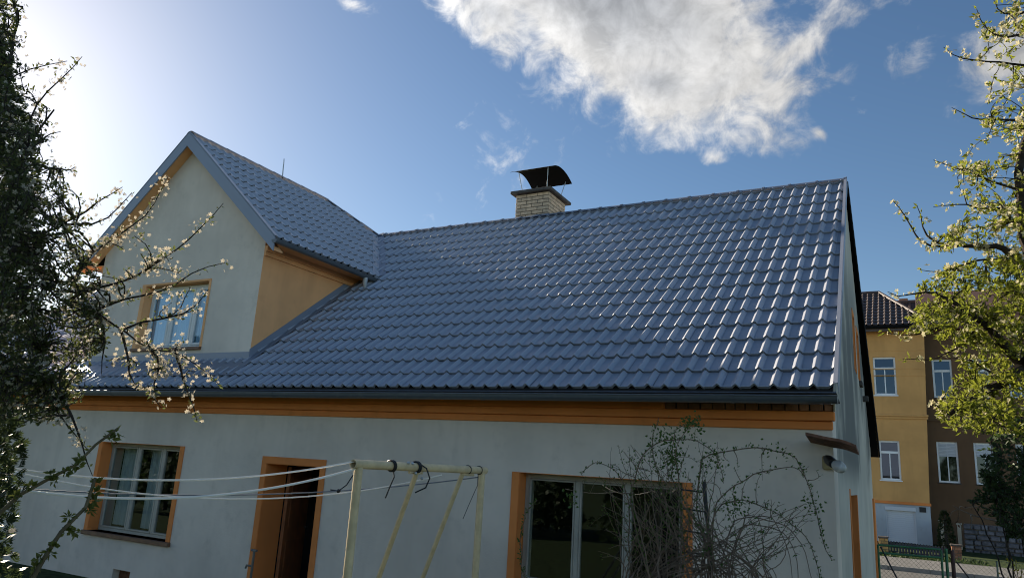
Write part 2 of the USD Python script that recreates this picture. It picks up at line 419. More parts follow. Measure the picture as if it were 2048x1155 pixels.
# cornice
XB = -1.53
def cornice_piece(y0, z0, y1, z1, x0, x1):
    return ((x0, y0, z0), (x1, y1, z1))
mb = MB()
mb.cbox((XL, .325, 2.650), (.150, .36, 2.735), .008)
mb.cbox((XL, .285, 2.735), (.172, .36, 2.828), .008)
mb.cbox((XL, .30, 2.828), (XB, .36, 2.905), .006)
mb.build('cornice', 'orange_plaster', house)
rng = random.Random(3)
cb = MB(); cb.box((XB, .335, 2.829), (.16, .36, 2.90)); cb = cb.build('brick_course', 'mortar', house)
x = XB + .004
while x < .15:
    w = .118 if rng.random() < .75 else .09
    mb = MB(); mb.cbox((x, .300 + rng.random() * .012, 2.832), (min(x + w, .162), .334, 2.897), .005); mb.build('brick', 'brick_red', cb); x += w + .012
mb = MB(); mb.cbox((.163, .29, 2.829), (.180, .36, 2.93), .003); mb.build('cornice_end', 'cream_plaster', house)

# main roof ------------------------------------------------------------
NR = np.array([0, -ST, CT]); VR = np.array([0, CT, ST]); UR = np.array([1.0, 0, 0])
W = .182
def vk(k): return .3258 * k + .00515 * k * k
prof_u = np.array([0, .42, .47, .65, .70, .75, .87, .93, 1.0])
PROF_H = np.array([0, 0, .07, .93, 1.0, .90, .12, 0, 0])
def prof(u): return .036 * np.interp(u, prof_u, PROF_H)
TR = np.random.RandomState(77)
def tile(o, U, V, N, w, v0, v1, step=.033, lift=.010, h=1.0, us=prof_u):
    lift = lift + TR.uniform(-.002, .002); L = v1 - v0; o = o + V * TR.uniform(-.003, .003); step = step + TR.uniform(-.003, .003)
    rows = [(0.014, -.006), (.0, step * .80), (.012, step), (L, 0.0)]
    p = prof(us) * h
    vs = []
    for dv, dn in rows:
        vs.append(o + np.outer(us * w, U) + V * (v0 + dv) + np.outer(p + dn + lift, N))
    n = len(us); v = np.vstack(vs); f = []
    for r in range(3):
        for i in range(n - 1):
            a = r * n + i; f.append((a, a + 1, a + n + 1, a + n))
    return v, np.array(f)

roofd = MB()
VERGE = lambda y: .235 - .026 * y if y < RY else .100 + .009 * (y - RY)
deck = [(XL - .1, -.02, ZE - .016), (.19, -.02, ZE - .016), (.055, RY, RZ), (XL - .1, RY, RZ)]
roofd.poly(deck, -NR * .06)
main_roof = roofd.build('main_roof', 'under_sheet', house)
rows = [vk(k) for k in range(17)] + [6.63]
LX, RX = AX - DW + .12, AX + DW - .12
tiles, field = [], MB()
x0 = .205 - W * .70                  # a crest runs just inside the verge
for i in range(int((x0 - XL) / W)):
    xa = x0 - i * W - .0
    for k in range(17):
        o = np.array([xa, 0, ZE]); ymid = (rows[k] + rows[k + 1]) / 2 * CT; xm = xa + W * .5
        zt = ZE + ymid * TT
        # inside the dormer, or under its roof
        if LX < xm < RX and ymid > DY + .25 and zt < DEZ: continue
        if abs(xm - AX) < DE and DRZ - abs(xm - AX) * DT > zt + .16 and zt >= DEZ: continue
        sc = 1.0
        if xa + W * .25 > VERGE(ymid): continue
        us = prof_u
        v, f = tile(o, UR, VR, NR, W, rows[k], rows[k + 1])
        lim = VERGE(ymid) - .03
        v[:, 0] = np.minimum(v[:, 0], lim)
        tiles.append((np.linalg.norm(v.mean(0) - CAM), v, f))
tiles.sort(key=lambda t: t[0])
for d, v, f in tiles[:300]:
    mb = MB(); mb.add(v, f); mb.build('roof_tile', 'tile_metal', main_roof, smooth=40)
for d, v, f in tiles[300:]: field.add(v, f)
field.build('roof_tile_field', 'tile_metal', main_roof, smooth=40, kind='stuff')
# screws of the lowest course
mb = MB()
for i in range(75):
    xs = x0 - i * W + W * .22
    if xs > VERGE(0) - .05: continue
    c = np.array([xs, 0, ZE]) + VR * .045 + NR * (.012 + .014)
    mb.tm(trimesh.creation.icosphere(0, .009).apply_translation(c))
mb.build('screw_row', 'gutter_metal', main_roof, kind='stuff')
# ridge caps
xr = VERGE(RY); k = 0
while xr > -9.95:
    mb = MB(); L = .44
    an = np.linspace(-1.12, 1.12, 9)
    ring = lambda s: np.stack([np.zeros(9), RY + .135 * np.sin(an) * s, RZ - .055 + .115 * np.cos(an) * s], 1)
    a, b, c = ring(1.0), ring(1.0), ring(1.10)
    a[:, 0] = xr; b[:, 0] = xr - L; c0_ = ring(1.10); c0_[:, 0] = xr; c1_ = ring(1.10); c1_[:, 0] = xr - .035
    V = np.vstack([c0_, c1_, a - [.036, 0, 0], b]); f = []
    for r in range(3):
        for i in range(8): f.append((r * 9 + i, r * 9 + i + 1, r * 9 + 10 + i, r * 9 + 9 + i))
    mb.add(V, f); mb.build('ridge_cap', 'trim_metal', main_roof, smooth=35); xr -= L
# verge flashing, front slope
def on_roof(x, v, n): return np.array([x, v * CT, ZE + v * ST]) + NR * n
segs = [0, 2.05, 4.2, 6.62]
for a, b in zip(segs[:-1], segs[1:]):
    mb = MB(); xa, xb = VERGE(a * CT), VERGE(b * CT); e = .012 if a else 0
    P = lambda x, v, n: on_roof(x, v, n)
    mb.poly([P(xa - .034, a, .078), P(xa + .004, a, .084), P(xb + .004, b + .03, .084), P(xb - .034, b + .03, .078)], -NR * .004)
    mb.poly([P(xa + .004, a, .086 + e * .2), P(xb + .004, b + .03, .086), P(xb + .004, b + .03, -.045), P(xa + .004, a, -.045)], np.array([.004 + e * .3, 0, 0]))
    mb.build('verge_flashing', 'trim_metal', main_roof)
# back slope with its dark verge board
mb = MB(); NB = np.array([0, ST, CT])
mb.poly([(XL - .1, RY, RZ), (.055, RY, RZ), (.125, 10.45, RZ - (10.45 - RY) * TT), (XL - .1, 10.45, RZ - (10.45 - RY) * TT)], -NB * .07)
back_roof = mb.build('rear_roof', 'tile_metal', house)
mb = MB(); zb = RZ - (10.5 - RY) * TT
mb.poly([(.10, RY + .05, RZ + .02), (.148, 10.5, zb + .05), (.148, 10.5, zb - .16), (.10, RY + .05, RZ - .20)], (.022, 0, 0))
mb.poly([(.10, RY + .08, RZ - .18), (.146, 10.5, zb - .16), (-.06, 10.5, zb - .16), (-.02, RY + .08, RZ - .18)], (0, 0, .02))
mb.build('rear_verge_board', 'black_sheet', house)
mb = MB(); mb.cbox((.0, 7.75, 3.70), (.13, 7.9, 3.80), .01); mb.cbox((.0, 6.62, 3.86), (.10, 6.98, 3.94), .01); mb.build('attic_sill', 'concrete_dark', house)

# gutter --------------------------------------------------------------
def half_round(p0, p1, r, side, mat, name, parent, lip=.008):
    """open half-round channel between two points; side is the horizontal unit vector away from the wall"""
    p0, p1 = np.array(p0, float), np.array(p1, float); up = np.array([0, 0, 1.0])
    an = np.linspace(0, np.pi, 13)
    out = np.stack([np.cos(an) * r, -np.sin(an) * r], 1); inn = np.stack([np.cos(an[::-1]) * (r - .004), -np.sin(an[::-1]) * (r - .004)], 1)
    sec = np.vstack([out, inn]); n = len(sec)
    ring = lambda p: p + np.outer(sec[:, 0], side) + np.outer(sec[:, 1], up)
    V = np.vstack([ring(p0), ring(p1)]); f = [(i, (i + 1) % n, n + (i + 1) % n, n + i) for i in range(n)]
    mb = MB(); mb.add(V, f)
    mb.tube([p0 + side * r, p1 + side * r], lip, 8)
    return mb
gz, gy, gr = 2.935, -.052, .070
jx = [.235, -.72, -3.62, -7.0, -10.6, -14.2, XL]
side = np.array([0, -1.0, 0])
gut = None
for a, b in zip(jx[:-1], jx[1:]):
    mb = half_round((a, gy, gz), (b + .003, gy, gz), gr, side, None, None, None)
    if gut is None:
        an = np.linspace(0, np.pi, 13); V = [(a, gy, gz)] + [(a, gy - math.cos(t) * gr, gz - math.sin(t) * gr) for t in an]
        mb.add(V, [(0, i, i + 1) for i in range(1, 13)])
        gut = mb.build('gutter', 'gutter_metal', house, smooth=40)
    else: mb.build('gutter_length', 'gutter_metal', gut, smooth=40)
for a in jx[1:-1]:
    mb = half_round((a + .02, gy, gz), (a - .02, gy, gz), gr + .004, side, None, None, None, .009); mb.build('gutter_joint', 'gutter_metal', gut, smooth=40)
mb = MB(); mb.poly([(.225, -.018, ZE - .028), (XL, -.018, ZE - .028), (XL, .30, 2.915), (.225, .30, 2.915)], (0, 0, -.012)); mb.build('soffit', 'dark_wood', house)
mb = MB(); mb.poly([(.222, .0, ZE - .012), (XL, .0, ZE - .012), (XL, -.032, ZE - .03), (.222, -.032, ZE - .03)], (0, -.002, .002)); mb.build('eave_flashing', 'trim_metal', house)

# window and door parts -------------------------------------------------
def surround(name, x0, x1, z0, z1, b, y, mat, bottom=True, proud=.012, top=True):
    MB().cbox((x0 - b, y - proud, z0), (x0, y + .01, z1), .003).build(name, mat, house)
    MB().cbox((x1, y - proud, z0), (x1 + b, y + .01, z1), .003).build(name, mat, house)
    if top: MB().cbox((x0 - b, y - proud - .001, z1), (x1 + b, y + .01, z1 + b), .003).build(name + '_head', mat, house)
def reveal(name, x0, x1, z0, z1, y, d, mat, parent):
    mb = MB(); e = .003
    mb.box((x0, y - .001, z0), (x0 + .006, y + d, z1)); mb.box((x1 - .006, y - .001, z0), (x1, y + d, z1))
    mb.box((x0 + .006, y - .001, z1 - .006), (x1 - .006, y + d, z1))
    return mb.build(name, mat, parent)
def window(x0, x1, z0, z1, y, cuts, fmat, gmat, fw=.055, sw=.05, name='window', transom=None):
    """frame, and in each light a sash and a pane"""
    mb = MB(); d = .06
    mb.cbox((x0, y, z0), (x0 + fw, y + d, z1), .004); mb.cbox((x1 - fw, y, z0), (x1, y + d, z1), .004)
    mb.cbox((x0 + fw, y + .001, z0), (x1 - fw, y + d, z0 + fw), .004); mb.cbox((x0 + fw, y + .001, z1 - fw), (x1 - fw, y + d, z1), .004)
    xs = [x0 + fw] + list(cuts) + [x1 - fw]
    for c in cuts: mb.cbox((c - fw * .55, y - .004, z0 + fw), (c + fw * .55, y + d - .002, z1 - fw), .004)
    w = mb.build(name, fmat, house)
    for i, (a, b) in enumerate(zip(xs[:-1], xs[1:])):
        a += fw * .55 if i else 0; b -= fw * .55 if i < len(xs) - 2 else 0
        mb = MB()
        mb.cbox((a + .002, y - .008, z0 + fw + .002), (a + sw, y + .04, z1 - fw - .002), .004); mb.cbox((b - sw, y - .008, z0 + fw + .002), (b - .002, y + .04, z1 - fw - .002), .004)
        mb.cbox((a + sw, y - .007, z0 + fw + .002), (b - sw, y + .04, z0 + fw + sw), .004); mb.cbox((a + sw, y - .007, z1 - fw - sw), (b - sw, y + .04, z1 - fw - .002), .004)
        mb.build('sash', fmat, w)
        mb = MB(); mb.box((a + sw - .004, y + .012, z0 + fw + sw - .004), (b - sw + .004, y + .018, z1 - fw - sw + .004)); mb.build('pane', gmat, w)
    return w
def curtain(x0, x1, z0, z1, y, mat, parent, folds=9, amp=.018):
    u = np.linspace(0, 1, folds * 8); X = x0 + (x1 - x0) * u; Y = y + amp * np.sin(u * folds * 2 * np.pi) + amp * .5 * np.sin(u * folds * 3.3)
    V = np.vstack([np.stack([X, Y, np.full_like(X, z)], 1) for z in (z0, z1)]); n = len(u)
    mb = MB(); mb.add(V, [(i, i + 1, n + i + 1, n + i) for i in range(n - 1)]); return mb.build('curtain', mat, parent, smooth=True)

surround('window_surround', *win1, .10, F0, 'orange_plaster', top=False)
reveal('window_reveal', *win1, F0, .26, 'orange_plaster', house)
mb = MB(); mb.cbox((win1[0] - .115, F0 - .045, win1[2] - .065), (win1[1] + .115, F0 + .20, win1[2]), .008); mb.build('window_sill', 'sill_brown', house)
w = window(win1[0] + .008, win1[1] - .008, win1[2] + .004, win1[3] - .008, F0 + .17, [-10.50, -9.88], 'window_beige', 'glass', .05, .03)
curtain(-11.15, -10.70, .80, 2.05, F0 + .36, 'curtain_white', w, 6); curtain(-10.42, -10.12, .80, 2.05, F0 + .36, 'curtain_white', w, 4)
surround('door_surround', *door, .10, F0, 'orange_plaster')
reveal('door_reveal', *door, F0, .40, 'orange_plaster', house)
# the door stands half open into the dark passage
ha = np.array([door[0] + .01, F0 + .42, 0.02]); an = math.radians(114)
dirv = np.array([math.cos(an), math.sin(an), 0]); nrm = np.array([math.sin(an), -math.cos(an), 0])
mb = MB(); mb.poly([ha, ha + dirv * .93, ha + dirv * .93 + [0, 0, 1.91], ha + [0, 0, 1.91]], nrm * .045)
dl = mb.build('door', 'door_brown', house)
for z0, z1 in ((.15, .85), (1.02, 1.75)):
    mb = MB(); q = ha + nrm * .045
    mb.poly([q + dirv * .14 + [0, 0, z0], q + dirv * .80 + [0, 0, z0], q + dirv * .80 + [0, 0, z1], q + dirv * .14 + [0, 0, z1]], nrm * .008); mb.build('door_panel', 'door_brown', dl)
mb = MB(); q = ha + dirv * .86 + nrm * .05 + np.array([0, 0, 1.0]); mb.tube([q, q + nrm * .05, q + nrm * .05 - dirv * .11], .009, 8); mb.build('door_handle', 'pipe_grey', dl)
surround('window_surround', *win2, .10, F0, 'orange_plaster', top=False)
reveal('window_reveal', *win2, F0, .26, 'orange_plaster', house)
mb = MB(); mb.cbox((win2[0] - .115, F0 - .045, win2[2] - .065), (win2[1] + .115, F0 + .20, win2[2]), .008); mb.build('window_sill', 'sill_brown', house)
window(win2[0] + .008, win2[1] - .008, win2[2] + .004, win2[3] - .008, F0 + .15, [-2.60, -2.0], 'window_beige', 'glass', .055, .022)
# vent hole near the ground
mb = MB(); mb.box((vent[0] - .02, F0 + .12, -.06), (vent[1] + .02, F0 + .14, vent[3])); mb.build('vent_back', 'rust', house)

# side door and attic windows in the gable wall
def gpt(y, z, d): return np.array([float(xw(y)) - d, y, z])
for (y0, y1, z0, z1) in att:
    mb = MB()
    mb.poly([gpt(y1 - .006, z0, 0), gpt(y1 - .006, z0, .30), gpt(y1 - .006, z1, .30), gpt(y1 - .006, z1, 0)], (0, .005, 0))
    mb.poly([gpt(y0 + .006, z0, 0), gpt(y0 + .006, z0, .30), gpt(y0 + .006, z1, .30), gpt(y0 + .006, z1, 0)], (0, -.005, 0))
    for (a, b, c, d_) in ((y0 - .09, y0, z0, z1), (y1, y1 + .09, z0, z1), (y0 - .09, y1 + .09, z1, z1 + .09)):
        mb.poly([gpt(a, c, -.010), gpt(b, c, -.010), gpt(b, d_, -.010), gpt(a, d_, -.010)], (-.012, 0, 0))
    mb.build('attic_window_surround', 'orange_plaster', house)
for (y0, y1, z0, z1) in att:
    mb = MB(); mb.poly([gpt(y0, z0, .2), gpt(y1, z0, .2), gpt(y1, z1, .2), gpt(y0, z1, .2)], (-.02, 0, 0)); mb.build('attic_window', 'glass', house)
mb = MB(); mb.poly([gpt(3.994, 0, 0), gpt(3.994, 0, .33), gpt(3.994, 2.02, .33), gpt(3.994, 2.02, 0)], (0, .004, 0))
mb.build('side_door_reveal', 'orange_plaster', house)
mb = MB(); mb.poly([gpt(2.626, 0, 0), gpt(2.626, 0, .33), gpt(2.626, 2.02, .33), gpt(2.626, 2.02, 0)], (0, -.004, 0)); mb.build('side_door_reveal', 'orange_plaster', house)
for (a, b, c, d_) in ((2.52, 2.62, 0, 2.10), (4.0, 4.10, 0, 2.02)):
    mb = MB(); mb.poly([gpt(a, c, -.010), gpt(b, c, -.010), gpt(b, d_, -.010), gpt(a, d_, -.010)], (-.012, 0, 0)); mb.build('side_door_surround', 'orange_plaster', house)
mb = MB(); mb.poly([gpt(2.64, 0.02, .20), gpt(2.64, 0.02, .20) + [-.75, .28, 0], gpt(2.64, 1.98, .20) + [-.75, .28, 0], gpt(2.64, 1.98, .20)], (.02, .035, 0)); mb.build('side_door', 'door_brown', house)
mb = MB(); mb.poly([gpt(9.7, 0, -.035), gpt(10.24, 0, -.035), gpt(10.24, 1.92, -.035), gpt(9.7, 1.92, -.035)], (-.045, 0, 0)); mb.build('corner_strip', 'orange_plaster', house)

# chimney ----------------------------------------------------------------
CX0, CX1, CY0, CY1, CZ0, CZ1 = -6.315, -5.545, 5.33, 6.16, 6.70, 7.74
mb = MB(); mb.box((CX0 + .012, CY0 + .012, CZ0), (CX1 - .012, CY1 - .012, CZ1)); chim = mb.build('chimney', 'mortar', house)
bh = .066; pitch_ = .077; rng = random.Random(5); z = CZ1 - pitch_; row = 0
while z > 7.02:
    for face in range(2):
        L = (CX1 - CX0) if face == 0 else (CY1 - CY0); off = -.13 * ((row + face) % 2); s = off
        while s < L - .01:
            a, b = max(s, 0), min(s + .245, L); s += .257
            if b - a < .03: continue
            j = rng.random() * .004; mb = MB()
            if face == 0: mb.cbox((CX0 + a, CY0 - j, z), (CX0 + b - (.0), CY0 + .011, z + bh), .005)
            else:
                if a == 0: a = .0115
                mb.cbox((CX1 - .011, CY0 + a, z), (CX1 + j, CY0 + b, z + bh), .005)
            mb.build('brick', 'brick_cream', chim)
    z -= pitch_; row += 1
mb = MB(); mb.cbox((CX0 - .10, CY0 - .10, CZ1), (CX1 + .09, CY1 + .12, CZ1 + .065), .012); mb.build('chimney_slab', 'concrete_dark', chim)
# curved rain cover on four rods
u = np.linspace(-1, 1, 15); cyc = (CY0 + CY1) / 2 + .02; hw = .52; x0_, x1_ = CX0 - .12, CX1 + .07
arc = np.stack([cyc + u * hw, 8.245 + .15 * (1 - u ** 2)], 1)
V = []; 
for xx_ in (x0_, x1_):
    for off in (0, .006): V += [(xx_ - .015 * (1 if xx_ < -6 else -1) * abs(t) , y, z_ + off) for (y, z_), t in zip(arc, u)]
n = 15; f = []
for i in range(n - 1):
    f += [(i, i + 1, 2 * n + i + 1, 2 * n + i), (n + i, 3 * n + i, 3 * n + i + 1, n + i + 1), (i, n + i, n + i + 1, i + 1), (2 * n + i, 2 * n + i + 1, 3 * n + i + 1, 3 * n + i)]
f += [(0, 2 * n, 3 * n, n), (n - 1, 2 * n - 1, 4 * n - 1, 3 * n - 1)]
mb = MB(); mb.add(V, f); mb.build('chimney_cover', 'black_sheet', chim, smooth=50)
for sx in (0, 1):
    for sy in (0, 1):
        xb = (CX0 + .10, CX1 - .10)[sx]; yb = (CY0 + .10, CY1 - .10)[sy]; xt = (CX0 + .03, CX1 - .04)[sx]; yt = (CY0 - .02, CY1 + .05)[sy]
        mb = MB(); mb.tube([(xb, yb, CZ1 + .06), (xt, yt, 8.24 + .15 * (1 - ((yt - cyc) / hw) ** 2))], .009, 8); mb.build('rod', 'zinc', chim)
mb = MB(); mb.cbox((CX0 + .42, CY0 - .03, 7.02), (CX1 + .03, CY0 - .006, 7.24), .003); mb.cbox((CX1 + .006, CY0 - .03, 6.9), (CX1 + .03, CY1, 7.22), .003); mb.build('chimney_flashing', 'trim_metal', chim)

# dormer -----------------------------------------------------------------
dwin = (-11.23, -9.57, 3.76, 4.90)
DXL, DXR = AX - DW, AX + DW
def rz_at(y): return ZE + y * TT
zf = rz_at(DY)
wz = DRZ - DW * DT - .10
outl = [(DXL, zf - .25), (DXR, zf - .25), (DXR, wz), (AX, DRZ - .10), (DXL, wz)]
dorm = wall_mesh(outl, [rect(*dwin)], .30, lambda a, b, d: np.stack([a, DY + d, b], 1)).build('dormer_wall', 'white_plaster', house)
for s_, nm in ((1, 'dormer_side_wall'), (-1, 'dormer_side_wall')):
    xx0 = DXR if s_ > 0 else DXL
    ym = (wz - ZE) / TT + .3
    mb = MB(); mb.poly([(xx0, DY + .3005, rz_at(DY) - .2), (xx0, ym, rz_at(ym) - .2), (xx0, ym, wz), (xx0, DY + .3005, wz)], (-.25 * s_, 0, 0))
    mb.poly([(xx0 + .004 * s_, DY, rz_at(DY) - .2), (xx0 + .004 * s_, ym, rz_at(ym) - .2), (xx0 + .004 * s_, ym, wz), (xx0 + .004 * s_, DY, wz)], (-.0035 * s_, 0, 0))
    mb.build(nm, 'dormer_orange', house)
# roof of the dormer
def slope(s_):
    """(U, V, N, origin) of one dormer slope; V runs from the eave up to the ridge"""
    V = np.array([-s_ * math.cos(DTH), 0, math.sin(DTH)]); U = np.array([0, s_ * 1.0, 0]); N = np.array([s_ * math.sin(DTH), 0, math.cos(DTH)])
    return U, V, N, np.array([AX + s_ * DE, 0, DEZ])
DL = DE / math.cos(DTH)
YF = DY - DOV
EY = (DEZ - ZE) / TT                       # where the eave meets the main roof
RIDGE_M = (DRZ - RZ) / DT                  # half width of the dormer at main ridge height
dr = None
for s_ in (1, -1):
    U, V, N, O = slope(s_)
    P = [(AX + s_ * DE, YF + .03, DEZ), (AX + s_ * DE, EY, DEZ), (AX + s_ * RIDGE_M, RY, RZ), (AX, DEND, DRZ), (AX, YF + .03, DRZ)]
    mb = MB(); mb.poly(P, -N * .06)
    d_ = mb.build('dormer_roof', 'under_sheet', house)
    if s_ == 1: dr = d_
    fld = MB(); nrow = 10; hh = (DL - .04) / nrow
    i = 0; w = W; y = YF + .045
    while y < RY + .2:
        for k in range(nrow):
            v0, v1 = k * hh, (k + 1) * hh
            vm = (v0 + v1) / 2; z = DEZ + vm * math.sin(DTH); ymid = y + w / 2
            ylim = (z - ZE) / TT if z < RZ else RY - (RY - DEND) * (z - RZ) / (DRZ - RZ)
            if ymid > ylim + .10: continue
            o = O + np.array([0, y if s_ > 0 else y + w, 0])
            vv, ff = tile(o, U, V, N, w, v0, v1)
            fld.add(vv, ff)
        y += w
    fld.build('dormer_tile_field', 'tile_metal', d_, smooth=40, kind='stuff')
# hip at the back, ridge capping
mb = MB(); mb.poly([(AX, DEND, DRZ), (AX + RIDGE_M, RY, RZ), (AX - RIDGE_M, RY, RZ)], (0, 0, -.05)); mb.build('dormer_hip', 'tile_metal', house)
def cap_run(p0, p1, r, name, parent, n):
    p0, p1 = np.array(p0), np.array(p1)
    for i in range(n):
        a, b = p0 + (p1 - p0) * i / n, p0 + (p1 - p0) * ((i + 1) / n + .012)
        t = (b - a) / np.linalg.norm(b - a); sd = np.cross(t, [0, 0, 1.0]); sd /= np.linalg.norm(sd); up = np.cross(sd, t)
        an = np.linspace(-1.15, 1.15, 9); rr = [r * 1.08, r]
        V = np.vstack([p + np.outer(np.sin(an) * q, sd) + np.outer(np.cos(an) * q * .8 - r * .42, up) for p, q in ((a, rr[0]), (b, rr[1]))])
        mb = MB(); mb.add(V, [(k, k + 1, 9 + k + 1, 9 + k) for k in range(8)]); mb.build(name, 'trim_metal', parent, smooth=40)
cap_run((AX, YF + .02, DRZ + .035), (AX, DEND, DRZ + .035), .105, 'ridge_cap', dr, 9)
cap_run((AX, DEND, DRZ + .03), (AX + RIDGE_M, RY - .02, RZ + .04), .105, 'hip_cap', dr, 3)
# bargeboards and soffits
for s_ in (1, -1):
    e0 = np.array([AX, YF, DRZ + .045]); e1 = np.array([AX + s_ * (DE + .03), YF, DEZ + .045 - .03 * DT])
    dn = np.array([0, 0, -.235])
    mb = MB(); mb.poly([e0, e1, e1 + dn, e0 + dn * 1.12], (0, .022, 0)); N = slope(s_)[2]
    mb.poly([e0 + [0, -.004, .01], e1 + [0, -.004, .01], e1 + [0, .075, .01], e0 + [0, .075, .01]], N * .012)
    mb.build('bargeboard', 'trim_metal', house)
    mb = MB(); o = -.225
    mb.poly([e0 + [0, .022, o], e1 + [0, .022, o], e1 + [0, DOV, o], e0 + [0, DOV, o]], (0, 0, .02)); mb.build('bargeboard_soffit', 'dormer_orange', house)
    mb = MB(); xo = AX + s_ * (DW + .002)                    # stepped cornice below the dormer eaves
    for (q, za, zb_) in ((.06, DEZ - .13, DEZ - .05), (.035, DEZ - .20, DEZ - .13)):
        mb.box((xo, DY + .002, za), (xo + s_ * q, EY + .1, zb_ - .001))
    mb.box((xo, DY + .002, DEZ - .05), (AX + s_ * (DE - .03), EY, DEZ - .035))
    mb.build('dormer_cornice', 'dormer_orange', house)
    xg = AX + s_ * (DE + .045); sd = np.array([s_ * 1.0, 0, 0])
    mb = half_round((xg, YF - .01, DEZ - .03), (xg, EY + .02, DEZ - .045), .062, sd, None, None, None)
    an = np.linspace(0, np.pi, 13); V = [(xg, YF - .01, DEZ - .03)] + [(xg + math.cos(t) * .062, YF - .01, DEZ - .03 - math.sin(t) * .062) for t in an]
    mb.add(V, [(0, i, i + 1) for i in range(1, 13)])
    dg = mb.build('dormer_gutter', 'gutter_metal', house, smooth=40)
    yo = EY - .42; mb = MB(); q = np.array([xg, yo, DEZ - .09])
    mb.tube([q + [0, 0, .0], q + [0, 0, -.10], q + [-.01 * s_, .03, -.16], q + [-.03 * s_, .05, -.30]], [.05, .042, .036, .036], 12); mb.build('gutter_outlet', 'zinc', dg, smooth=40)
    # flashing along the foot of the side wall, and the valley trim
    mb = MB(); xs = AX + s_ * DW
    c = lambda x, y, n: np.array([x, y, rz_at(y)]) + NR * n
    mb.poly([c(xs, DY - .30, .05), c(xs + s_ * .14, DY - .30, .05), c(xs + s_ * .14, EY + .1, .05), c(xs, EY + .1, .05)], NR * .006)
    mb.poly([(xs + s_ * .006, DY - .02, rz_at(DY) + .05), (xs + s_ * .006, EY, rz_at(EY) + .05), (xs + s_ * .006, EY, rz_at(EY) + .20), (xs + s_ * .006, DY - .02, rz_at(DY) + .20)], (s_ * .006, 0, 0))
    mb.build('side_flashing', 'trim_metal', house)
    a = np.array([AX + s_ * DE, EY, DEZ]); b = np.array([AX + s_ * RIDGE_M, RY, RZ]); t = (b - a) / np.linalg.norm(b - a); a = a - t * .06
    dm = np.cross(NR, t) * -1; dm *= np.sign(dm[0] * s_); dd = np.cross(N, t); dd *= -np.sign(dd[0] * s_) if abs(dd[0]) > 1e-6 else 1
    mb = MB(); lf = np.array([0, 0, .062])
    mb.poly([a + lf, b + lf, b + lf + dm * .15 + NR * .004, a + lf + dm * .15 + NR * .004], (0, 0, .004))
    mb.poly([a + lf, b + lf, b + lf + dd * .13, a + lf + dd * .13], (0, 0, .005))
    mb.tube([a + lf, b + lf], .012, 6)
    mb.build('valley_trim', 'trim_metal', house)
mb = MB(); c = lambda x, y, n: np.array([x, y, rz_at(y)]) + NR * n
mb.poly([c(DXL - .02, .235, .048), c(DXR + .16, .235, .048), c(DXR + .16, DY - .01, .050), c(DXL - .02, DY - .01, .050)], NR * .006)
mb.poly([(DXL, DY - .012, zf + .03), (DXR, DY - .012, zf + .03), (DXR, DY - .012, zf + .16), (DXL, DY - .012, zf + .16)], (0, .008, 0))
mb.build('apron_flashing', 'trim_metal', house)
# dormer window
mb = MB(); x0, x1, z0, z1 = dwin
mb.cbox((x0 - .10, DY - .012, z0), (x0, DY + .01, z1 + .0), .003); mb.cbox((x1, DY - .012, z0), (x1 + .05, DY + .01, z1), .003); mb.cbox((x0 - .10, DY - .013, z1), (x1 + .05, DY + .01, z1 + .035), .003)
mb.build('dormer_window_surround', 'dormer_orange', house)
mb = MB(); mb.box((x0, DY, z0), (x0 + .006, DY + .26, z1)); mb.box((x1 - .006, DY, z0), (x1, DY + .26, z1)); mb.box((x0 + .006, DY, z1 - .006), (x1 - .006, DY + .26, z1)); mb.build('dormer_window_reveal', 'dormer_orange', house)
mb = MB(); mb.cbox((x0 - .1, DY - .05, z0 - .05), (x1 + .05, DY + .18, z0), .006); mb.build('dormer_window_sill', 'sill_brown', house)
w = window(x0 + .008, x1 - .008, z0 + .004, z1 - .008, DY + .14, [-10.62, -10.02], 'window_white', 'glass_blue', .055, .045, 'dormer_window')
curtain(-11.16, -9.62, 3.80, 4.85, DY + .215, 'curtain_pale', w, 15, .012)
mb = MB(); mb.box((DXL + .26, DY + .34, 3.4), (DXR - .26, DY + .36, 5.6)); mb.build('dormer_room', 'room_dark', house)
# lightning rod
mb = MB(); mb.tube([(AX, 2.72, DRZ + .03), (AX + .01, 2.70, DRZ + .28), (AX + .02, 2.68, DRZ + .46)], [.013, .012, .009], 8); mb.build('lightning_rod', 'zinc', house)

# ---------------------------------------------------------------- wall lamp at the corner
lamp = thing('wall_lamp', 'old outdoor lamp under a bent rusty cover at the house corner', 'lamp')
lb = np.array([.085, F0, 2.345])
mb = MB(); mb.cbox(lb + [-.045, -.05, -.075], lb + [.045, .0, .055], .012); mb.build('base', 'fixture_ochre', lamp)
mb = MB(); mb.tube([lb + [0, -.045, .03], lb + [.03, -.11, .01], lb + [.07, -.17, -.02]], [.036, .05, .046], 12); mb.build('socket', 'lamp_black', lamp, smooth=40)
gm = trimesh.creation.icosphere(3, 1.0); v = gm.vertices * [.055, .055, .092]; ax = np.array([.55, -.75, -.28]); ax /= np.linalg.norm(ax)
b1 = np.cross(ax, [0, 0, 1.0]); b1 /= np.linalg.norm(b1); b2 = np.cross(b1, ax)
mb = MB(); mb.add(lb + np.array([.12, -.235, -.045]) + v @ np.stack([b1, b2, ax]), gm.faces); mb.build('bulb_glass', 'lamp_glass', lamp, smooth=True)
mb = MB(); n = 13; u = np.linspace(0, 1, n); V = []
for th_ in (0, .026):
    for yy_ in (-.40, -.02):
        for t in u:
            V.append((-.06 + .43 * t, F0 + yy_ + .03 * math.sin(t * 3), 2.515 - .055 * t - .06 * max(0, t - .6) ** 1.5 * 3 + .006 * math.cos(t * 6) + .05 * (yy_ < -.2) + th_))
f = []
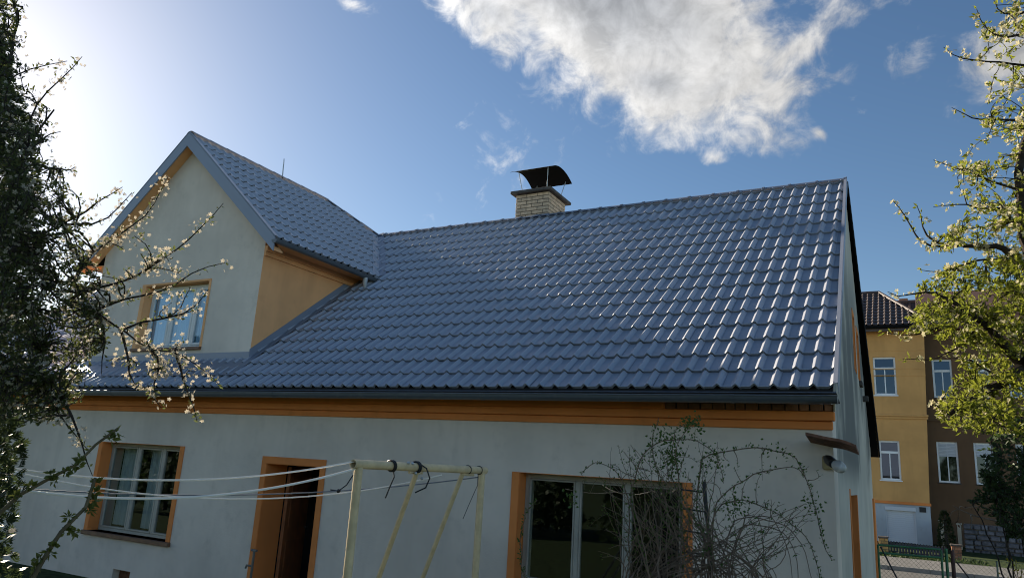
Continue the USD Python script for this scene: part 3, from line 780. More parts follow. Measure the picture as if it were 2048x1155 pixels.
for i in range(n - 1):
    f += [(i, i + 1, n + i + 1, n + i), (2 * n + i, 3 * n + i, 3 * n + i + 1, 2 * n + i + 1), (i, 2 * n + i, 2 * n + i + 1, i + 1), (n + i, n + i + 1, 3 * n + i + 1, 3 * n + i)]
f += [(0, n, 3 * n, 2 * n), (n - 1, 3 * n - 1, 4 * n - 1, 2 * n - 1)]
mb = MB(); mb.add(V, f); mb.build('cover', 'rusty_tile', lamp, smooth=40)

# ---------------------------------------------------------------- garden standpipe by the door
sp = thing('standpipe', 'thin grey garden standpipe with a side tap in front of the door', 'standpipe')
q = on_y(508, 1105, F0 - .25); q[2] = 0
top = on_y(512, 1100, F0 - .25)[2]
mb = MB(); mb.tube([q, q + [0, 0, top]], .017, 10); mb.build('pipe', 'pipe_grey', sp, smooth=40)
mb = MB(); mb.tube([q + [-.05, 0, top], q + [.05, 0, top]], .016, 10); mb.build('cap', 'pipe_grey', sp, smooth=40)
mb = MB(); mb.tube([q + [-.0, 0, top - .20], q + [-.09, -.02, top - .20], q + [-.10, -.02, top - .24]], .014, 10); mb.build('tap', 'pipe_grey', sp, smooth=40)

# ---------------------------------------------------------------- clothesline frame
B0, B1 = at(712, 928, 5.2), at(968, 938, 6.5); B1[2] = B0[2] = 2.075
bd = (B1 - B0) / np.linalg.norm(B1 - B0); bn = np.array([-bd[1], bd[0], 0])
cf = thing('clothesline_frame', 'cream painted steel pipe clothesline frame with two slanted braces', 'clothesline frame')
mb = MB(); an = np.arange(14) * 2 * np.pi / 14; R0, R1 = .031, .025
mb.tube([B0 - bd * .03, B1 + bd * .02], R0, 14, cap=False); mb.tube([B1 + bd * .02, B0 - bd * .03], R1, 14, cap=False)
ringo = lambda p, r: p + np.outer(np.cos(an) * r, bn) + np.outer(np.sin(an) * r, [0, 0, 1.0])
for p in (B0 - bd * .03, B1 + bd * .02):
    mb.add(np.vstack([ringo(p, R0), ringo(p, R1)]), [(i, (i + 1) % 14, 14 + (i + 1) % 14, 14 + i) for i in range(14)])
mb.build('crossbar', 'post_paint', cf, smooth=40)
for p in (B0 + bd * .03, B1 - bd * .03):
    mb = MB(); mb.tube([p - [0, 0, .02], [p[0], p[1], -.2]], .0295, 14); mb.build('post', 'post_paint', cf, smooth=40)
for (u, v, tt, u2, v2) in ((810, 940, .42, 757, 1155), (893, 950, .80, 845, 1155)):
    p = B0 + (B1 - B0) * tt - np.array([0, 0, .03]); d_ = np.array([-.42, .55, 0])
    tgt = at(u2, v2, np.linalg.norm(p - CAM) + .55); dirb = (tgt - p) / np.linalg.norm(tgt - p)
    mb = MB(); mb.tube([p, p + dirb * (2.15 / abs(dirb[2]) )], .020, 12); mb.build('brace', 'post_paint', cf, smooth=40)
mb = MB()
for tt in (.36, .80): MB().tube([B0 + (B1 - B0) * tt + [0, 0, -.04] - bd * .0, B0 + (B1 - B0) * (tt + .10) + [0, 0, -.04]], .011, 8).build('bracket', 'post_paint', cf, smooth=40)
for tt, dz_ in ((.36, .03), (.39, -.055), (.44, -.10), (.33, .035)):
    mb = MB(); c = B0 + (B1 - B0) * tt + bn * -.026 + [0, 0, dz_ * .8]; mb.tm(trimesh.creation.icosphere(1, .012).apply_translation(c)); mb.build('bolt', 'zinc', cf, smooth=40)

# the ropes
def sag_path(a, b, sag, n=26):
    t = np.linspace(0, 1, n)[:, None]; p = a + (b - a) * t; p[:, 2] -= (4 * sag * t * (1 - t))[:, 0]; return p
ends = [('pale twisted washing line, uppermost of those tied to the near bar end', B0 + [0, 0, .02], at(-60, 922, 5.4), .115, .0068, 'rope_pale'),
        ('pale twisted washing line, lowest and brightest one tied to the near bar end', B0 + [0, 0, -.03], at(-40, 966, 5.0), .13, .0078, 'rope_pale'),
        ('thin grey washing line sagging behind the pale ones to the middle of the bar', B0 + (B1 - B0) * .62 + [0, 0, -.05], at(-60, 920, 6.0), .21, .0055, 'rope_pale'),
        ('thin dark washing line running to the far end of the bar', B1 + [0, 0, -.05], at(-60, 968, 6.6), .11, .0055, 'rope_shaded')]
ropes = []
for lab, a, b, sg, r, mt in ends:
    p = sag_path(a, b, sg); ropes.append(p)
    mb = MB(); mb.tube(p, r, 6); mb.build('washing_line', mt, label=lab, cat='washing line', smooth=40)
# black ties round the bar
def tie(tt, tail, label, r=.048, turns=1, w=.012):
    c = B0 + (B1 - B0) * tt; th_ = np.linspace(-.6, 2 * np.pi * turns + .4, 20 * turns)
    p = [c + bd * (.006 * i / 6) + bn * math.cos(a) * r + np.array([0, 0, math.sin(a) * r]) for i, a in enumerate(th_)]
    mb = MB(); mb.tube(p, w * .5, 6)
    q = p[-1]; mb.tube([q] + [q + np.array(t) for t in tail], w * .4, 6)
    mb.build('cable_tie', 'cable_black', label=label, cat='cable tie', smooth=40)
tie(.22, [(.02, .02, -.04), (.05, .0, -.09), (.02, 0, -.16), (-.01, 0, -.24)], 'thick black strap with a hanging tail near the open bar end', .0375, 2, .013)
tie(.40, [(.05, .0, .01), (.10, .02, -.02), (.13, .03, -.09), (.10, .03, -.16), (.03, 0, -.20)], 'black strap looped round the bar above the first brace', .039, 2, .015)
tie(.84, [(.02, 0, -.03)], 'thin black tie on the bar above the second brace', .0345, 1, .007)
tie(.945, [(.02, 0, -.05), (.02, 0, -.14), (-.05, 0, -.30), (-.10, 0, -.42)], 'thin black tie with a long drooping tail at the far bar end', .0345, 1, .007)
k = np.argmin([abs((CM.T @ (q - CAM))[0] / (CM.T @ (q - CAM))[1] * FPX + 1024 - 678) for q in ropes[3]]); kp = ropes[3][k]
mb = MB(); mb.tm(trimesh.creation.icosphere(1, .017).apply_translation(kp)); mb.tube([kp, kp + [.05, .03, .05], kp + [.09, .05, .13]], .005, 6); mb.tube([kp, kp - [.06, .03, -.005]], .006, 6)
mb.build('rope_knot', 'cable_black', label='small black knot with a loose end on the dark washing line', cat='knot', smooth=40)

# ---------------------------------------------------------------- plants
class Plant:
    def __init__(s, seed): s.r = np.random.RandomState(seed); s.pts = []; s.rad = []; s.wood = MB(); s.lv = []; s.fl = []
    def branch(s, pts, r0, r1, sides=6, n=None, wob=.0):
        p = np.asarray(pts, float)
        if len(p) > 2 or n:
            t = np.r_[0, np.cumsum(np.linalg.norm(np.diff(p, axis=0), axis=1))]
            n = n or max(6, int(t[-1] / .06)); ts = np.linspace(0, t[-1], n)
            from scipy.interpolate import PchipInterpolator
            p = PchipInterpolator(t, p)(ts) if len(pts) > 2 else p[0] + (p[1] - p[0]) * (ts / t[-1])[:, None]
        if wob and len(p) > 3:
            w = s.r.normal(0, wob, p.shape); w[0] = 0; p = p + (w + np.roll(w, 1, 0)) / 2
        rr = np.linspace(r0, r1, len(p)); s.wood.tube(p, rr, sides)
        s.pts += list(p); s.rad += list(rr); return p
    def leaf(s, p, d, L, w):
        s.lv.append((*p, *d, L, w))
    def flower(s, p, r): s.fl.append((*p, r))
    def reach(s, target, rmax=.012, r1=.0022, sag=.1, wob=.012, sides=5):
        """a twig from the nearest wood to the target"""
        P = np.array(s.pts); d = np.linalg.norm(P - target, axis=1) + .15 * (np.array(s.rad) < .004); i = int(np.argmin(d)); a = P[i]
        L = np.linalg.norm(target - a); mid = (a + target) / 2 + np.array([0, 0, sag * L]) + s.r.normal(0, .12 * L, 3)
        return s.branch([a, mid, target], min(rmax, max(s.rad[i] * .8, r1 * 1.3)), r1, sides, n=max(5, int(L / .05)), wob=wob * min(1, L))
    def dress(s, p, step, nleaf, leafL, pfl, flr, spread=.03, start=.25, cl=4):
        """clusters of leaves and flowers along a twig"""
        t = np.r_[0, np.cumsum(np.linalg.norm(np.diff(p, axis=0), axis=1))]; q = t[-1] * start
        while q < t[-1] + .001:
            c = np.array([np.interp(q, t, p[:, k]) for k in range(3)]); ax = p[-1] - p[0]; ax = ax / (np.linalg.norm(ax) + 1e-9)
            sp = s.r.normal(0, 1, 3); sp -= ax * (sp @ ax); sp /= np.linalg.norm(sp); cc = c + sp * spread * s.r.uniform(.2, 1)
            if s.r.rand() < pfl:
                for _ in range(s.r.randint(2, cl + 2)): s.flower(cc + s.r.normal(0, .016, 3), flr * s.r.uniform(.75, 1.15))
            for _ in range(s.r.poisson(nleaf)):
                d = sp * .7 + ax * .6 + s.r.normal(0, .5, 3) + [0, 0, .2]; d /= np.linalg.norm(d)
                s.leaf(cc - sp * spread * .4 + s.r.normal(0, .008, 3), d, leafL * s.r.uniform(.6, 1.25), leafL * s.r.uniform(.32, .5))
            q += step * s.r.uniform(.6, 1.4)
    def leaf_mesh(s):
        a = np.array(s.lv); p, d, L, w = a[:, :3], a[:, 3:6], a[:, 6:7], a[:, 7:8]
        x = s.r.normal(0, 1, p.shape); sd = np.cross(d, x); sd /= np.linalg.norm(sd, axis=1, keepdims=True) + 1e-9; nn = np.cross(sd, d)
        V = np.stack([p, p + d * L * .5 + sd * w * .55 + nn * w * .22, p + d * L - nn * w * .1, p + d * L * .5 - sd * w * .55 + nn * w * .22], 1).reshape(-1, 3)
        i = np.arange(len(a))[:, None] * 4; F = np.vstack([i + [0, 1, 2], i + [0, 2, 3]])
        mb = MB(); mb.add(V, F); return mb
    def flower_mesh(s):
        a = np.array(s.fl); p, r = a[:, :3], a[:, 3:4]; n = s.r.normal(0, 1, p.shape) + np.array([-.2, -.4, .5]); n /= np.linalg.norm(n, axis=1, keepdims=True)
        x = np.cross(n, s.r.normal(0, 1, p.shape)); x /= np.linalg.norm(x, axis=1, keepdims=True); y = np.cross(n, x)
        Vs, Fs = [], []; m = len(a)
        for k in range(5):
            t0 = k * 2 * np.pi / 5; c = lambda t, q, h: p + (x * math.cos(t) + y * math.sin(t)) * r * q + n * r * h
            Vs += [p, c(t0 - .5, .7, .2), c(t0, 1.05, .32), c(t0 + .5, .7, .2)]
        V = np.stack(Vs, 1).reshape(-1, 3); i = np.arange(m)[:, None] * 20
        F = np.vstack([np.vstack([i + [4 * k, 4 * k + 1, 4 * k + 2], i + [4 * k, 4 * k + 2, 4 * k + 3]]) for k in range(5)])
        mb = MB(); mb.add(V, F); return mb

def inside(poly, r, n):
    """n random pixels inside a polygon given in the picture"""
    from shapely.geometry import Polygon, Point
    P = Polygon(poly); x0, y0, x1, y1 = P.bounds; out = []
    while len(out) < n:
        q = (r.uniform(x0, x1), r.uniform(y0, y1))
        if P.contains(Point(q)): out.append(q)
    return out

KL = .76
def atL(u, v, t): return at(u, v, t * KL)
# -- blossoming tree on the left
T = Plant(11)
tr = thing('blossom_tree', 'blossoming plum tree at the left with small dark leaves before the dormer', 'tree')
base = atL(-190, 900, 5.0); base[2] = 0
T.branch([base, base + [.03, .02, 1.0], atL(-120, 760, 5.0)], .08, .058, 10)
T.wood.build('trunk', 'bark_dark', tr, smooth=40); T.wood = MB()
limbs = [[(-120, 760, 5), (-60, 640, 4.95), (40, 585, 4.9), (150, 560, 4.8)], [(-120, 760, 5.), (-110, 560, 5.1), (-60, 330, 5.2), (20, 120, 5.3), (30, -40, 5.4)],
         [(-60, 640, 4.95), (10, 420, 5.2), (60, 300, 5.3), (100, 220, 5.3)], [(-120, 760, 5), (0, 745, 4.7), (80, 750, 4.6), (130, 800, 4.5)],
         [(-60, 640, 4.95), (50, 480, 5.0), (120, 450, 5.0)], [(-110, 560, 5.1), (-40, 200, 5.0), (0, 60, 5.0)]]
for L in limbs: T.branch([atL(*q) for q in L],   .021, .0035, 8, wob=.01)
twigs = [[(150, 560, 4.8), (190, 620, 4.7), (245, 662, 4.6), (300, 692, 4.55), (350, 705, 4.5), (400, 735, 4.45), (445, 772, 4.45)],
         [(150, 560, 4.8), (205, 490, 4.85), (262, 455, 4.9), (305, 405, 4.9), (335, 352, 4.9)],
         [(170, 580, 4.8), (225, 568, 4.7), (325, 520, 4.7), (395, 462, 4.7), (448, 406, 4.7)],
         [(190, 620, 4.7), (255, 600, 4.6), (330, 572, 4.6), (385, 545, 4.6), (450, 525, 4.6)],
         [(120, 450, 5.0), (165, 425, 5.0), (200, 398, 5.0), (242, 374, 5.0)], [(120, 450, 5.), (180, 452, 4.9), (230, 425, 4.9), (262, 385, 4.9)],
         [(60, 300, 5.3), (65, 225, 5.3), (95, 178, 5.3), (130, 145, 5.3), (163, 112, 5.3)], [(60, 300, 5.3), (20, 160, 5.3), (60, 140, 5.3), (130, 122, 5.3)],
         [(60, 300, 5.3), (90, 275, 5.2), (120, 262, 5.2)], [(100, 340, 5.2), (118, 337, 5.2), (150, 338, 5.2)],
         [(130, 800, 4.5), (150, 850, 4.45), (170, 900, 4.45), (190, 950, 4.5)], [(80, 750, 4.6), (120, 830, 4.6), (150, 870, 4.6), (180, 905, 4.6)],
         [(245, 662, 4.6), (255, 720, 4.6), (262, 760, 4.6), (300, 780, 4.6)], [(300, 692, 4.55), (320, 740, 4.5), (312, 790, 4.5), (325, 815, 4.5)], [(350, 705, 4.5), (372, 770, 4.5), (395, 840, 4.5)],
         [(240, 660, 4.6), (300, 640, 4.6), (360, 632, 4.6), (420, 575, 4.6)], [(200, 630, 4.6), (210, 700, 4.6), (205, 745, 4.6)]]
for L in twigs:
    p = T.branch([atL(*q) for q in L], .0060, .0014, 6, wob=.006)
    b = L[-1][0] > 240
    T.dress(p, .030, 1.9, .023, .75 if b else .45, .0092, .015, .06, 9)
dense = [(-20, 300), (65, 290), (120, 370), (155, 440), (190, 550), (195, 690), (165, 790), (95, 850), (-20, 840)]
upper = [(-40, -20), (20, -10), (30, 70), (38, 100), (10, 125), (30, 150), (70, 210), (100, 300), (-40, 320)]
for poly, n in ((dense, 1150), (upper, 190)):
    for (u, v) in inside(poly, T.r, n):
        tgt = atL(u, v, T.r.uniform(4.3, 5.8)); p = T.reach(tgt, .0065, .0015)
        T.dress(p, .030, 3.2, .022, .11, .009, .028, .05, 4)
for (u, v) in inside([(150, 470), (250, 440), (380, 540), (420, 560), (400, 640), (330, 620), (420, 745), (300, 760), (200, 740), (170, 600)], T.r, 42):
    tgt = atL(u, v, T.r.uniform(4.4, 4.8)); p = T.reach(tgt, .0045, .0015)
    T.dress(p, .030, 2.0, .021, .5, .0092, .018, .15, 8)
T.wood.build('branches', 'bark_dark', tr, smooth=40)
T.leaf_mesh().build('leaves', 'leaf_spring_dark', tr, kind='stuff')
T.flower_mesh().build('blossoms', 'petal', tr, kind='stuff')

# -- dark conifer at the left edge
def conifer(name, label, base, H, R, n, seed, mat, low=.1, L=.09, group=None):
    r = np.random.RandomState(seed); tr = thing(name, label, 'tree', group)
    mb = MB(); mb.tube([base, base + [.02, 0, H * .6], base + [0, 0, H]], [.09, .05, .01], 8); mb.build('trunk', 'bark_dark', tr, smooth=40)
    h = low + (H - low) * r.rand(n) ** 1.15; a = r.rand(n) * 2 * np.pi
    lump = meshkit.noise(np.stack([np.cos(a) * 2.2, np.sin(a) * 2.2, h * 1.6], 1), seed)
    rr = R * np.clip((1 - ((h - low) / (H - low)) ** 2.2), .05, 1) ** .6 * (.62 + .55 * lump); q = rr * r.uniform(.35, 1.0, n) ** .5
    c = base + np.stack([np.cos(a) * q, np.sin(a) * q, h], 1)
    out = np.stack([np.cos(a), np.sin(a), .55 + r.normal(0, .35, n)], 1) + r.normal(0, .3, (n, 3)); out /= np.linalg.norm(out, axis=1, keepdims=True)
    sd = np.cross(out, r.normal(0, 1, (n, 3))); sd /= np.linalg.norm(sd, axis=1, keepdims=True)
    mb = MB(); ln = L * r.uniform(.6, 1.3, n)[:, None]
    for k, (f0, ang, s) in enumerate(((0, 0, 1), (.15, .7, .7), (.15, -.7, .7), (.45, .65, .5), (.45, -.65, .5))):
        d = out * math.cos(ang) + sd * math.sin(ang); w = np.cross(d, np.cross(out, sd)); o = c + out * ln * f0
        V = np.stack([o - w * ln * .06, o + d * ln * s * .55 - w * ln * .10, o + d * ln * s, o + d * ln * s * .55 + w * ln * .10], 1).reshape(-1, 3); i = np.arange(n)[:, None] * 4
        mb.add(V, np.vstack([i + [0, 1, 2], i + [0, 2, 3]]))
    mb.build('crown', mat, tr, kind='stuff'); return tr
b_ = at(-232, 900, 4.7); b_[2] = 0
conifer('conifer', 'dense dark green conifer at the left edge behind the blossoming plum', b_, 4.15, .68, 15000, 4, 'leaf_thuja', .3, .055)

gproto = None
for i, (x, y, k) in enumerate(((-17, -14, .75), (-11.5, -15.0, .8), (-6, -14.5, .7), (-1.2, -16, .85), (4, -14.5, .75), (9, -12, .8), (-22, -9, .8))):
    if gproto is None: gproto = conifer('garden_conifer', 'tall dark conifer in the row behind the viewer', np.array([0., 0, 0]), 7.5, 2.9, 4500, 15, 'leaf_dark', .2, .34, 'conifers behind the viewer'); q = gproto
    else:
        q = UsdGeom.Xform.Define(stage, free_path('/World', 'garden_conifer')); q.GetPrim().GetReferences().AddInternalReference(gproto.GetPath()); q.GetPrim().SetInstanceable(True); q.ClearXformOpOrder()
    q = UsdGeom.Xformable(q); q.AddTranslateOp().Set(Gf.Vec3d(x, y, 0)); q.AddRotateZOp().Set(i * 51.0); q.AddScaleOp().Set(Gf.Vec3f(k, k, k))

# -- budding twigs close to the camera, bottom left
S = Plant(21); sh = thing('budding_shrub', 'budding shrub twigs close by at the lower left, with opening green leaves', 'shrub')
sb = at(-60, 1330, 2.1)
p1 = S.branch([sb + [0, .05, -.4], at(-40, 1080, 2.1), at(45, 985, 2.1), at(95, 958, 2.1), at(150, 930, 2.12), at(200, 880, 2.14), at(237, 855, 2.15)], .009, .003, 8, wob=.001)
p2 = S.branch([sb + [.03, 0, -.4], at(30, 1230, 2.0), at(68, 1150, 2.0), at(100, 1095, 2.0), at(140, 1045, 2.02), at(168, 1020, 2.03), at(186, 985, 2.04), at(190, 955, 2.04)], .009, .0035, 8, wob=.001)
for u, v, t in ((35, 992, 2.1), (62, 972, 2.1), (105, 948, 2.1), (108, 962, 2.1), (132, 942, 2.1), (160, 918, 2.12), (155, 930, 2.12), (232, 864, 2.15), (222, 876, 2.15),
                (70, 1135, 2.0), (78, 1118, 2.0), (100, 1105, 2.0), (108, 1092, 2.0), (132, 1062, 2.02), (138, 1034, 2.02), (150, 1062, 2.02), (178, 1018, 2.03), (186, 1000, 2.04), (188, 985, 2.04), (190, 965, 2.04)):
    c = at(u, v, t); big = 1.25 if 170 < u < 240 else 1.0
    for _ in range(16):
        d = S.r.normal(0, 1, 3) + [0, 0, .5]; d /= np.linalg.norm(d); S.leaf(c + d * .003, d, .0155 * big * S.r.uniform(.5, 1.3), .0085 * S.r.uniform(.7, 1.2))
S.wood.build('stems', 'twig_green', sh, smooth=40); S.leaf_mesh().build('leaves', 'leaf_bud', sh, kind='stuff')

# -- fruit tree on the right
T = Plant(31)
tr = thing('fruit_tree', 'fruit tree with pale yellow blossom and fresh green leaves at the right', 'tree')
base = at(2170, 1000, 6.2); base[2] = 0
T.branch([base, base + [-.02, .05, 1.3], at(2105, 830, 6.1), at(2055, 735, 6.0)], .11, .07, 10)
T.wood.build('trunk', 'bark_grey', tr, smooth=40); T.wood = MB()
limbs = [[(2055, 735, 6), (2010, 690, 5.9), (1960, 640, 5.8), (1900, 600, 5.7)], [(2055, 735, 6), (2060, 560, 6), (2040, 380, 6), (2070, 150, 6.1), (2060, -40, 6.2)],
         [(2055, 735, 6), (2060, 560, 6), (2000, 500, 5.9), (1930, 490, 5.8)], [(2055, 735, 6.), (2000, 760, 5.8), (1950, 790, 5.7), (1900, 830, 5.6)],
         [(2060, 560, 6.), (2100, 350, 5.7), (2110, 100, 5.6)], [(2055, 735, 6.), (2090, 600, 5.6), (2080, 420, 5.4), (2100, 260, 5.3)]]
for L in limbs: T.branch([at(*q) for q in L], .040, .014, 8, wob=.012)
twigs = [[(2090, 140, 6.1), (2040, 128, 6.0), (1985, 122, 6), (1935, 122, 6), (1886, 95, 6)], [(2070, 250, 6), (2010, 240, 6), (1955, 238, 6), (1905, 212, 6)],
         [(2050, 385, 6), (1990, 365, 6), (1920, 338, 6), (1868, 320, 6)], [(2045, 400, 6), (1975, 420, 5.9), (1925, 408, 5.9), (1866, 415, 5.9)],
         [(1930, 490, 5.8), (1880, 492, 5.8), (1838, 482, 5.8), (1815, 440, 5.8), (1784, 402, 5.8)], [(1900, 495, 5.8), (1850, 465, 5.8), (1838, 430, 5.8), (1830, 410, 5.8)],
         [(2030, 530, 5.9), (1960, 520, 5.9), (1890, 540, 5.8), (1838, 540, 5.8)], [(1900, 600, 5.7), (1860, 615, 5.7), (1840, 640, 5.7), (1800, 665, 5.7)],
         [(1960, 640, 5.8), (1890, 650, 5.7), (1830, 668, 5.7), (1765, 664, 5.7)], [(1960, 650, 5.8), (1900, 700, 5.7), (1850, 720, 5.7), (1805, 718, 5.7)],
         [(1900, 600, 5.7), (1850, 585, 5.7), (1800, 590, 5.7), (1776, 582, 5.7)], [(2060, 20, 6.2), (2010, 30, 6.1), (1985, 0, 6.1)], [(2070, 60, 6.1), (2020, 75, 6.1), (1980, 60, 6.1), (1955, 15, 6.1)],
         [(2000, 760, 5.8), (1970, 735, 5.8), (1930, 716, 5.8), (1900, 715, 5.8)], [(1900, 830, 5.6), (1880, 815, 5.6), (1863, 800, 5.6)]]
for L in twigs:
    p = T.branch([at(*q) for q in L], .0095, .002, 6, wob=.007)
    T.dress(p, .042, 2.0, .036, .5, .017, .03, .08, 5)
regs = [([(1985, 0), (2080, -20), (2090, 300), (2010, 330), (1960, 250), (1990, 160), (1960, 60)], 95, .32, 2.8), ([(1890, 340), (2090, 260), (2090, 540), (1900, 520), (1850, 500), (1940, 420)], 170, .30, 3.2),
        ([(1830, 570), (1910, 530), (2090, 520), (2090, 720), (1960, 700), (1880, 690), (1820, 650)], 520, .08, 4.2), ([(1880, 800), (1960, 690), (2090, 700), (2090, 880), (1950, 870), (1880, 850)], 360, .05, 4.2)]
for poly, n, pf, nl in regs:
    for (u, v) in inside(poly, T.r, n):
        tgt = at(u, v, T.r.uniform(5.2, 6.6)); p = T.reach(tgt, .0065, .0018)
        T.dress(p, .04, nl, .036, pf, .017, .035, .12, 4)
T.wood.build('branches', 'bark_dark', tr, smooth=40)
T.leaf_mesh().build('leaves', 'leaf_spring', tr, kind='stuff')
T.flower_mesh().build('blossoms', 'petal_cream', tr, kind='stuff')

# -- dark bush at the lower right
T = Plant(41); tr = thing('evergreen_bush', 'dark green leafy bush below the fruit tree at the right edge', 'bush')
base = at(2085, 1150, 7.6); base[2] = 0
for (u, v) in ((1990, 880), (2040, 850), (2060, 940), (1985, 970), (2030, 1000), (1950, 1010), (2080, 880)):
    T.branch([base + T.r.normal(0, .06, 3) * [1, 1, 0], (base + at(u, v, 7.6)) / 2 + T.r.normal(0, .08, 3), at(u, v, T.r.uniform(7.2, 7.9))], .013, .004, 6, wob=.01)
for (u, v) in inside([(1975, 880), (2010, 840), (2090, 830), (2100, 1080), (2040, 1085), (1985, 1040), (1955, 1010), (1960, 950)], T.r, 560):
    p = T.reach(at(u, v, T.r.uniform(7.0, 8.0)), .006); T.dress(p, .06, 3.0, .050, 0, .01, .03, .2)
T.wood.build('stems', 'bark_dark', tr, smooth=40); T.leaf_mesh().build('leaves', 'leaf_dark', tr, kind='stuff')
# -- dry twiggy shrub and yellow forsythia low at the right
T = Plant(43); tr = thing('twiggy_shrub', 'sparse pinkish twigs of a leafless shrub in front of the brown house', 'shrub')
base = at(2060, 1090, 9.0); base[2] = 0
T.branch([base, at(2050, 1080, 9), at(1990, 1040, 9.0)], .02, .012, 6)
for (u, v) in ((1905, 1010), (1912, 1045), (1930, 1015), (1945, 1040), (1960, 1015), (1925, 1060), (1975, 1005), (1940, 1058), (1900, 1030)):
    p = T.reach(at(u, v, 9 + T.r.normal(0, .2)), .010, .003, .05); T.dress(p, .07, .6, .035, 0, .01, .02, .3)
T.wood.build('stems', 'cane_brown', tr, smooth=40); T.leaf_mesh().build('leaves', 'leaf_red', tr, kind='stuff')
T = Plant(44); tr = thing('forsythia', 'small sprig of yellow flowers at the bottom right before the wire fence', 'shrub')
base = at(2050, 1250, 6.5); base[2] = 0
for (u, v) in ((2012, 1105), (2030, 1120), (2042, 1135), (2005, 1150)):
    p = T.branch([base, at(2042, 1190, 6.5), at(u, v, 6.5)], .006, .002, 6, wob=.004); T.dress(p, .03, 2.2, .025, 0, .01, .012, .55)
T.wood.build('stems', 'cane_brown', tr, smooth=40); T.leaf_mesh().build('flowers', 'leaf_yellow', tr, kind='stuff')

# -- climbing rose and its trellis before the big window
DR = 6.55
tl = thing('trellis', 'dark iron trellis post with short rungs among the rose canes', 'trellis')
pt, pb = at(1408, 962, DR + .25), at(1424, 1155, DR + .15); d_ = (pb - pt) / np.linalg.norm(pb - pt)
mb = MB(); mb.tube([pt, pt + d_ * 1.75], .016, 8); mb.build('post', 'black_iron', tl, smooth=40)
for v in (985, 1025, 1070, 1112):
    a = pt + d_ * (np.linalg.norm(pb - pt) * (v - 962) / 193); mb = MB(); mb.tube([a, a + [-.20, -.02, .012]], .008, 6); mb.build('rung', 'black_iron', tl, smooth=40)
T = Plant(51); tr = thing('climbing_rose', 'tangle of bare brown arching rose canes with new leaves before the large window', 'rose bush')
root = at(1370, 1155, DR); root[2] = 0
arcs = [([(1440, 1200), (1400, 1060), (1345, 940), (1350, 862), (1395, 848)], 1), ([(1430, 1180), (1395, 1000), (1400, 922), (1450, 903), (1520, 893), (1580, 910), (1615, 962), (1630, 1020), (1640, 1070), (1664, 1120)], 2),
        ([(1425, 1160), (1430, 1010), (1480, 962), (1540, 938), (1592, 935), (1625, 990)], 1), ([(1300, 1160), (1262, 1000), (1290, 905), (1330, 880), (1380, 880), (1430, 905), (1446, 965)], 2),
        ([(1400, 1160), (1440, 1010), (1490, 1000), (1560, 1032), (1612, 1075), (1640, 1160)], 2), ([(1080, 1200), (1042, 1120), (1040, 1080), (1052, 1030), (1076, 1000)], 2),
        ([(1260, 1160), (1255, 1000), (1235, 945), (1195, 925), (1160, 948)], 1), ([(1350, 1160), (1330, 1000), (1305, 900), (1315, 838)], 2), ([(1370, 1160), (1360, 990), (1350, 900), (1385, 850)], 2),
        ([(1450, 1160), (1500, 1045), (1560, 1060), (1600, 1160)], 0), ([(1460, 1160), (1500, 1030), (1570, 1050), (1625, 1160)], 0), ([(1440, 1160), (1470, 1040), (1530, 1030), (1585, 1160)], 0),
        ([(1500, 1160), (1540, 1090), (1590, 1075)], 0), ([(1420, 1160), (1400, 1050), (1355, 1010), (1320, 1050), (1300, 1160)], 0), ([(1360, 1160), (1330, 1080), (1290, 1050), (1265, 1100), (1255, 1160)], 0)]
for L, lv in arcs:
    k = DR + T.r.uniform(-.25, .3)
    q = [at(u, v, k + T.r.uniform(-.08, .08)) for u, v in L]
    p = T.branch([root + T.r.normal(0, .25, 3) * [1, .5, 0]] + q, .0100, .0028, 6, n=48, wob=.008)
    if lv: T.dress(p[14:], .026 if lv == 2 else .04, 2.6, .029, 0, .01, .018, .15)
for i in range(135):
    u = T.r.choice([T.r.uniform(1200, 1420), T.r.uniform(1380, 1640)], p=[.6, .4]); v = T.r.uniform(880, 1080) if u < 1450 else T.r.uniform(990, 1120)
    a = at(T.r.uniform(1240, 1560), 1165, DR + T.r.uniform(-.3, .3)); tip = at(u, v, DR + T.r.uniform(-.35, .35)); mid = (a + tip) / 2 + T.r.normal(0, .035, 3)
    p = T.branch([a + [0, 0, -.25], a, mid, tip], T.r.uniform(.003, .0080), .0016, 5, n=22, wob=.010)
    if T.r.rand() < .85: T.dress(p[8:], .045, 1.5, .024, 0, .01, .018, .3)
for i in range(60):
    u = T.r.uniform(1170, 1650); v = T.r.uniform(920, 1120); c = at(u, v, DR + T.r.uniform(-.3, .3))
    p = T.reach(c, .004, .0014, .08); T.dress(p, .035, 1.4, .022, 0, .01, .014, .3)
for (u, v, n) in ((1385, 850, 110), (1345, 930, 80), (1350, 905, 80), (1330, 870, 60), (1140, 995, 26), (1475, 1010, 60), (1425, 925, 50), (1300, 900, 30), (1550, 900, 25), (1620, 1000, 25)):
    for _ in range(n):
        c = at(u + T.r.normal(0, 14), v + T.r.normal(0, 12), DR + T.r.normal(0, .08)); d = T.r.normal(0, 1, 3); d /= np.linalg.norm(d); T.leaf(c, d, .032, .019)
T.wood.build('canes', 'cane_brown', tr, smooth=40); T.leaf_mesh().build('leaves', 'leaf_rose', tr, kind='stuff')

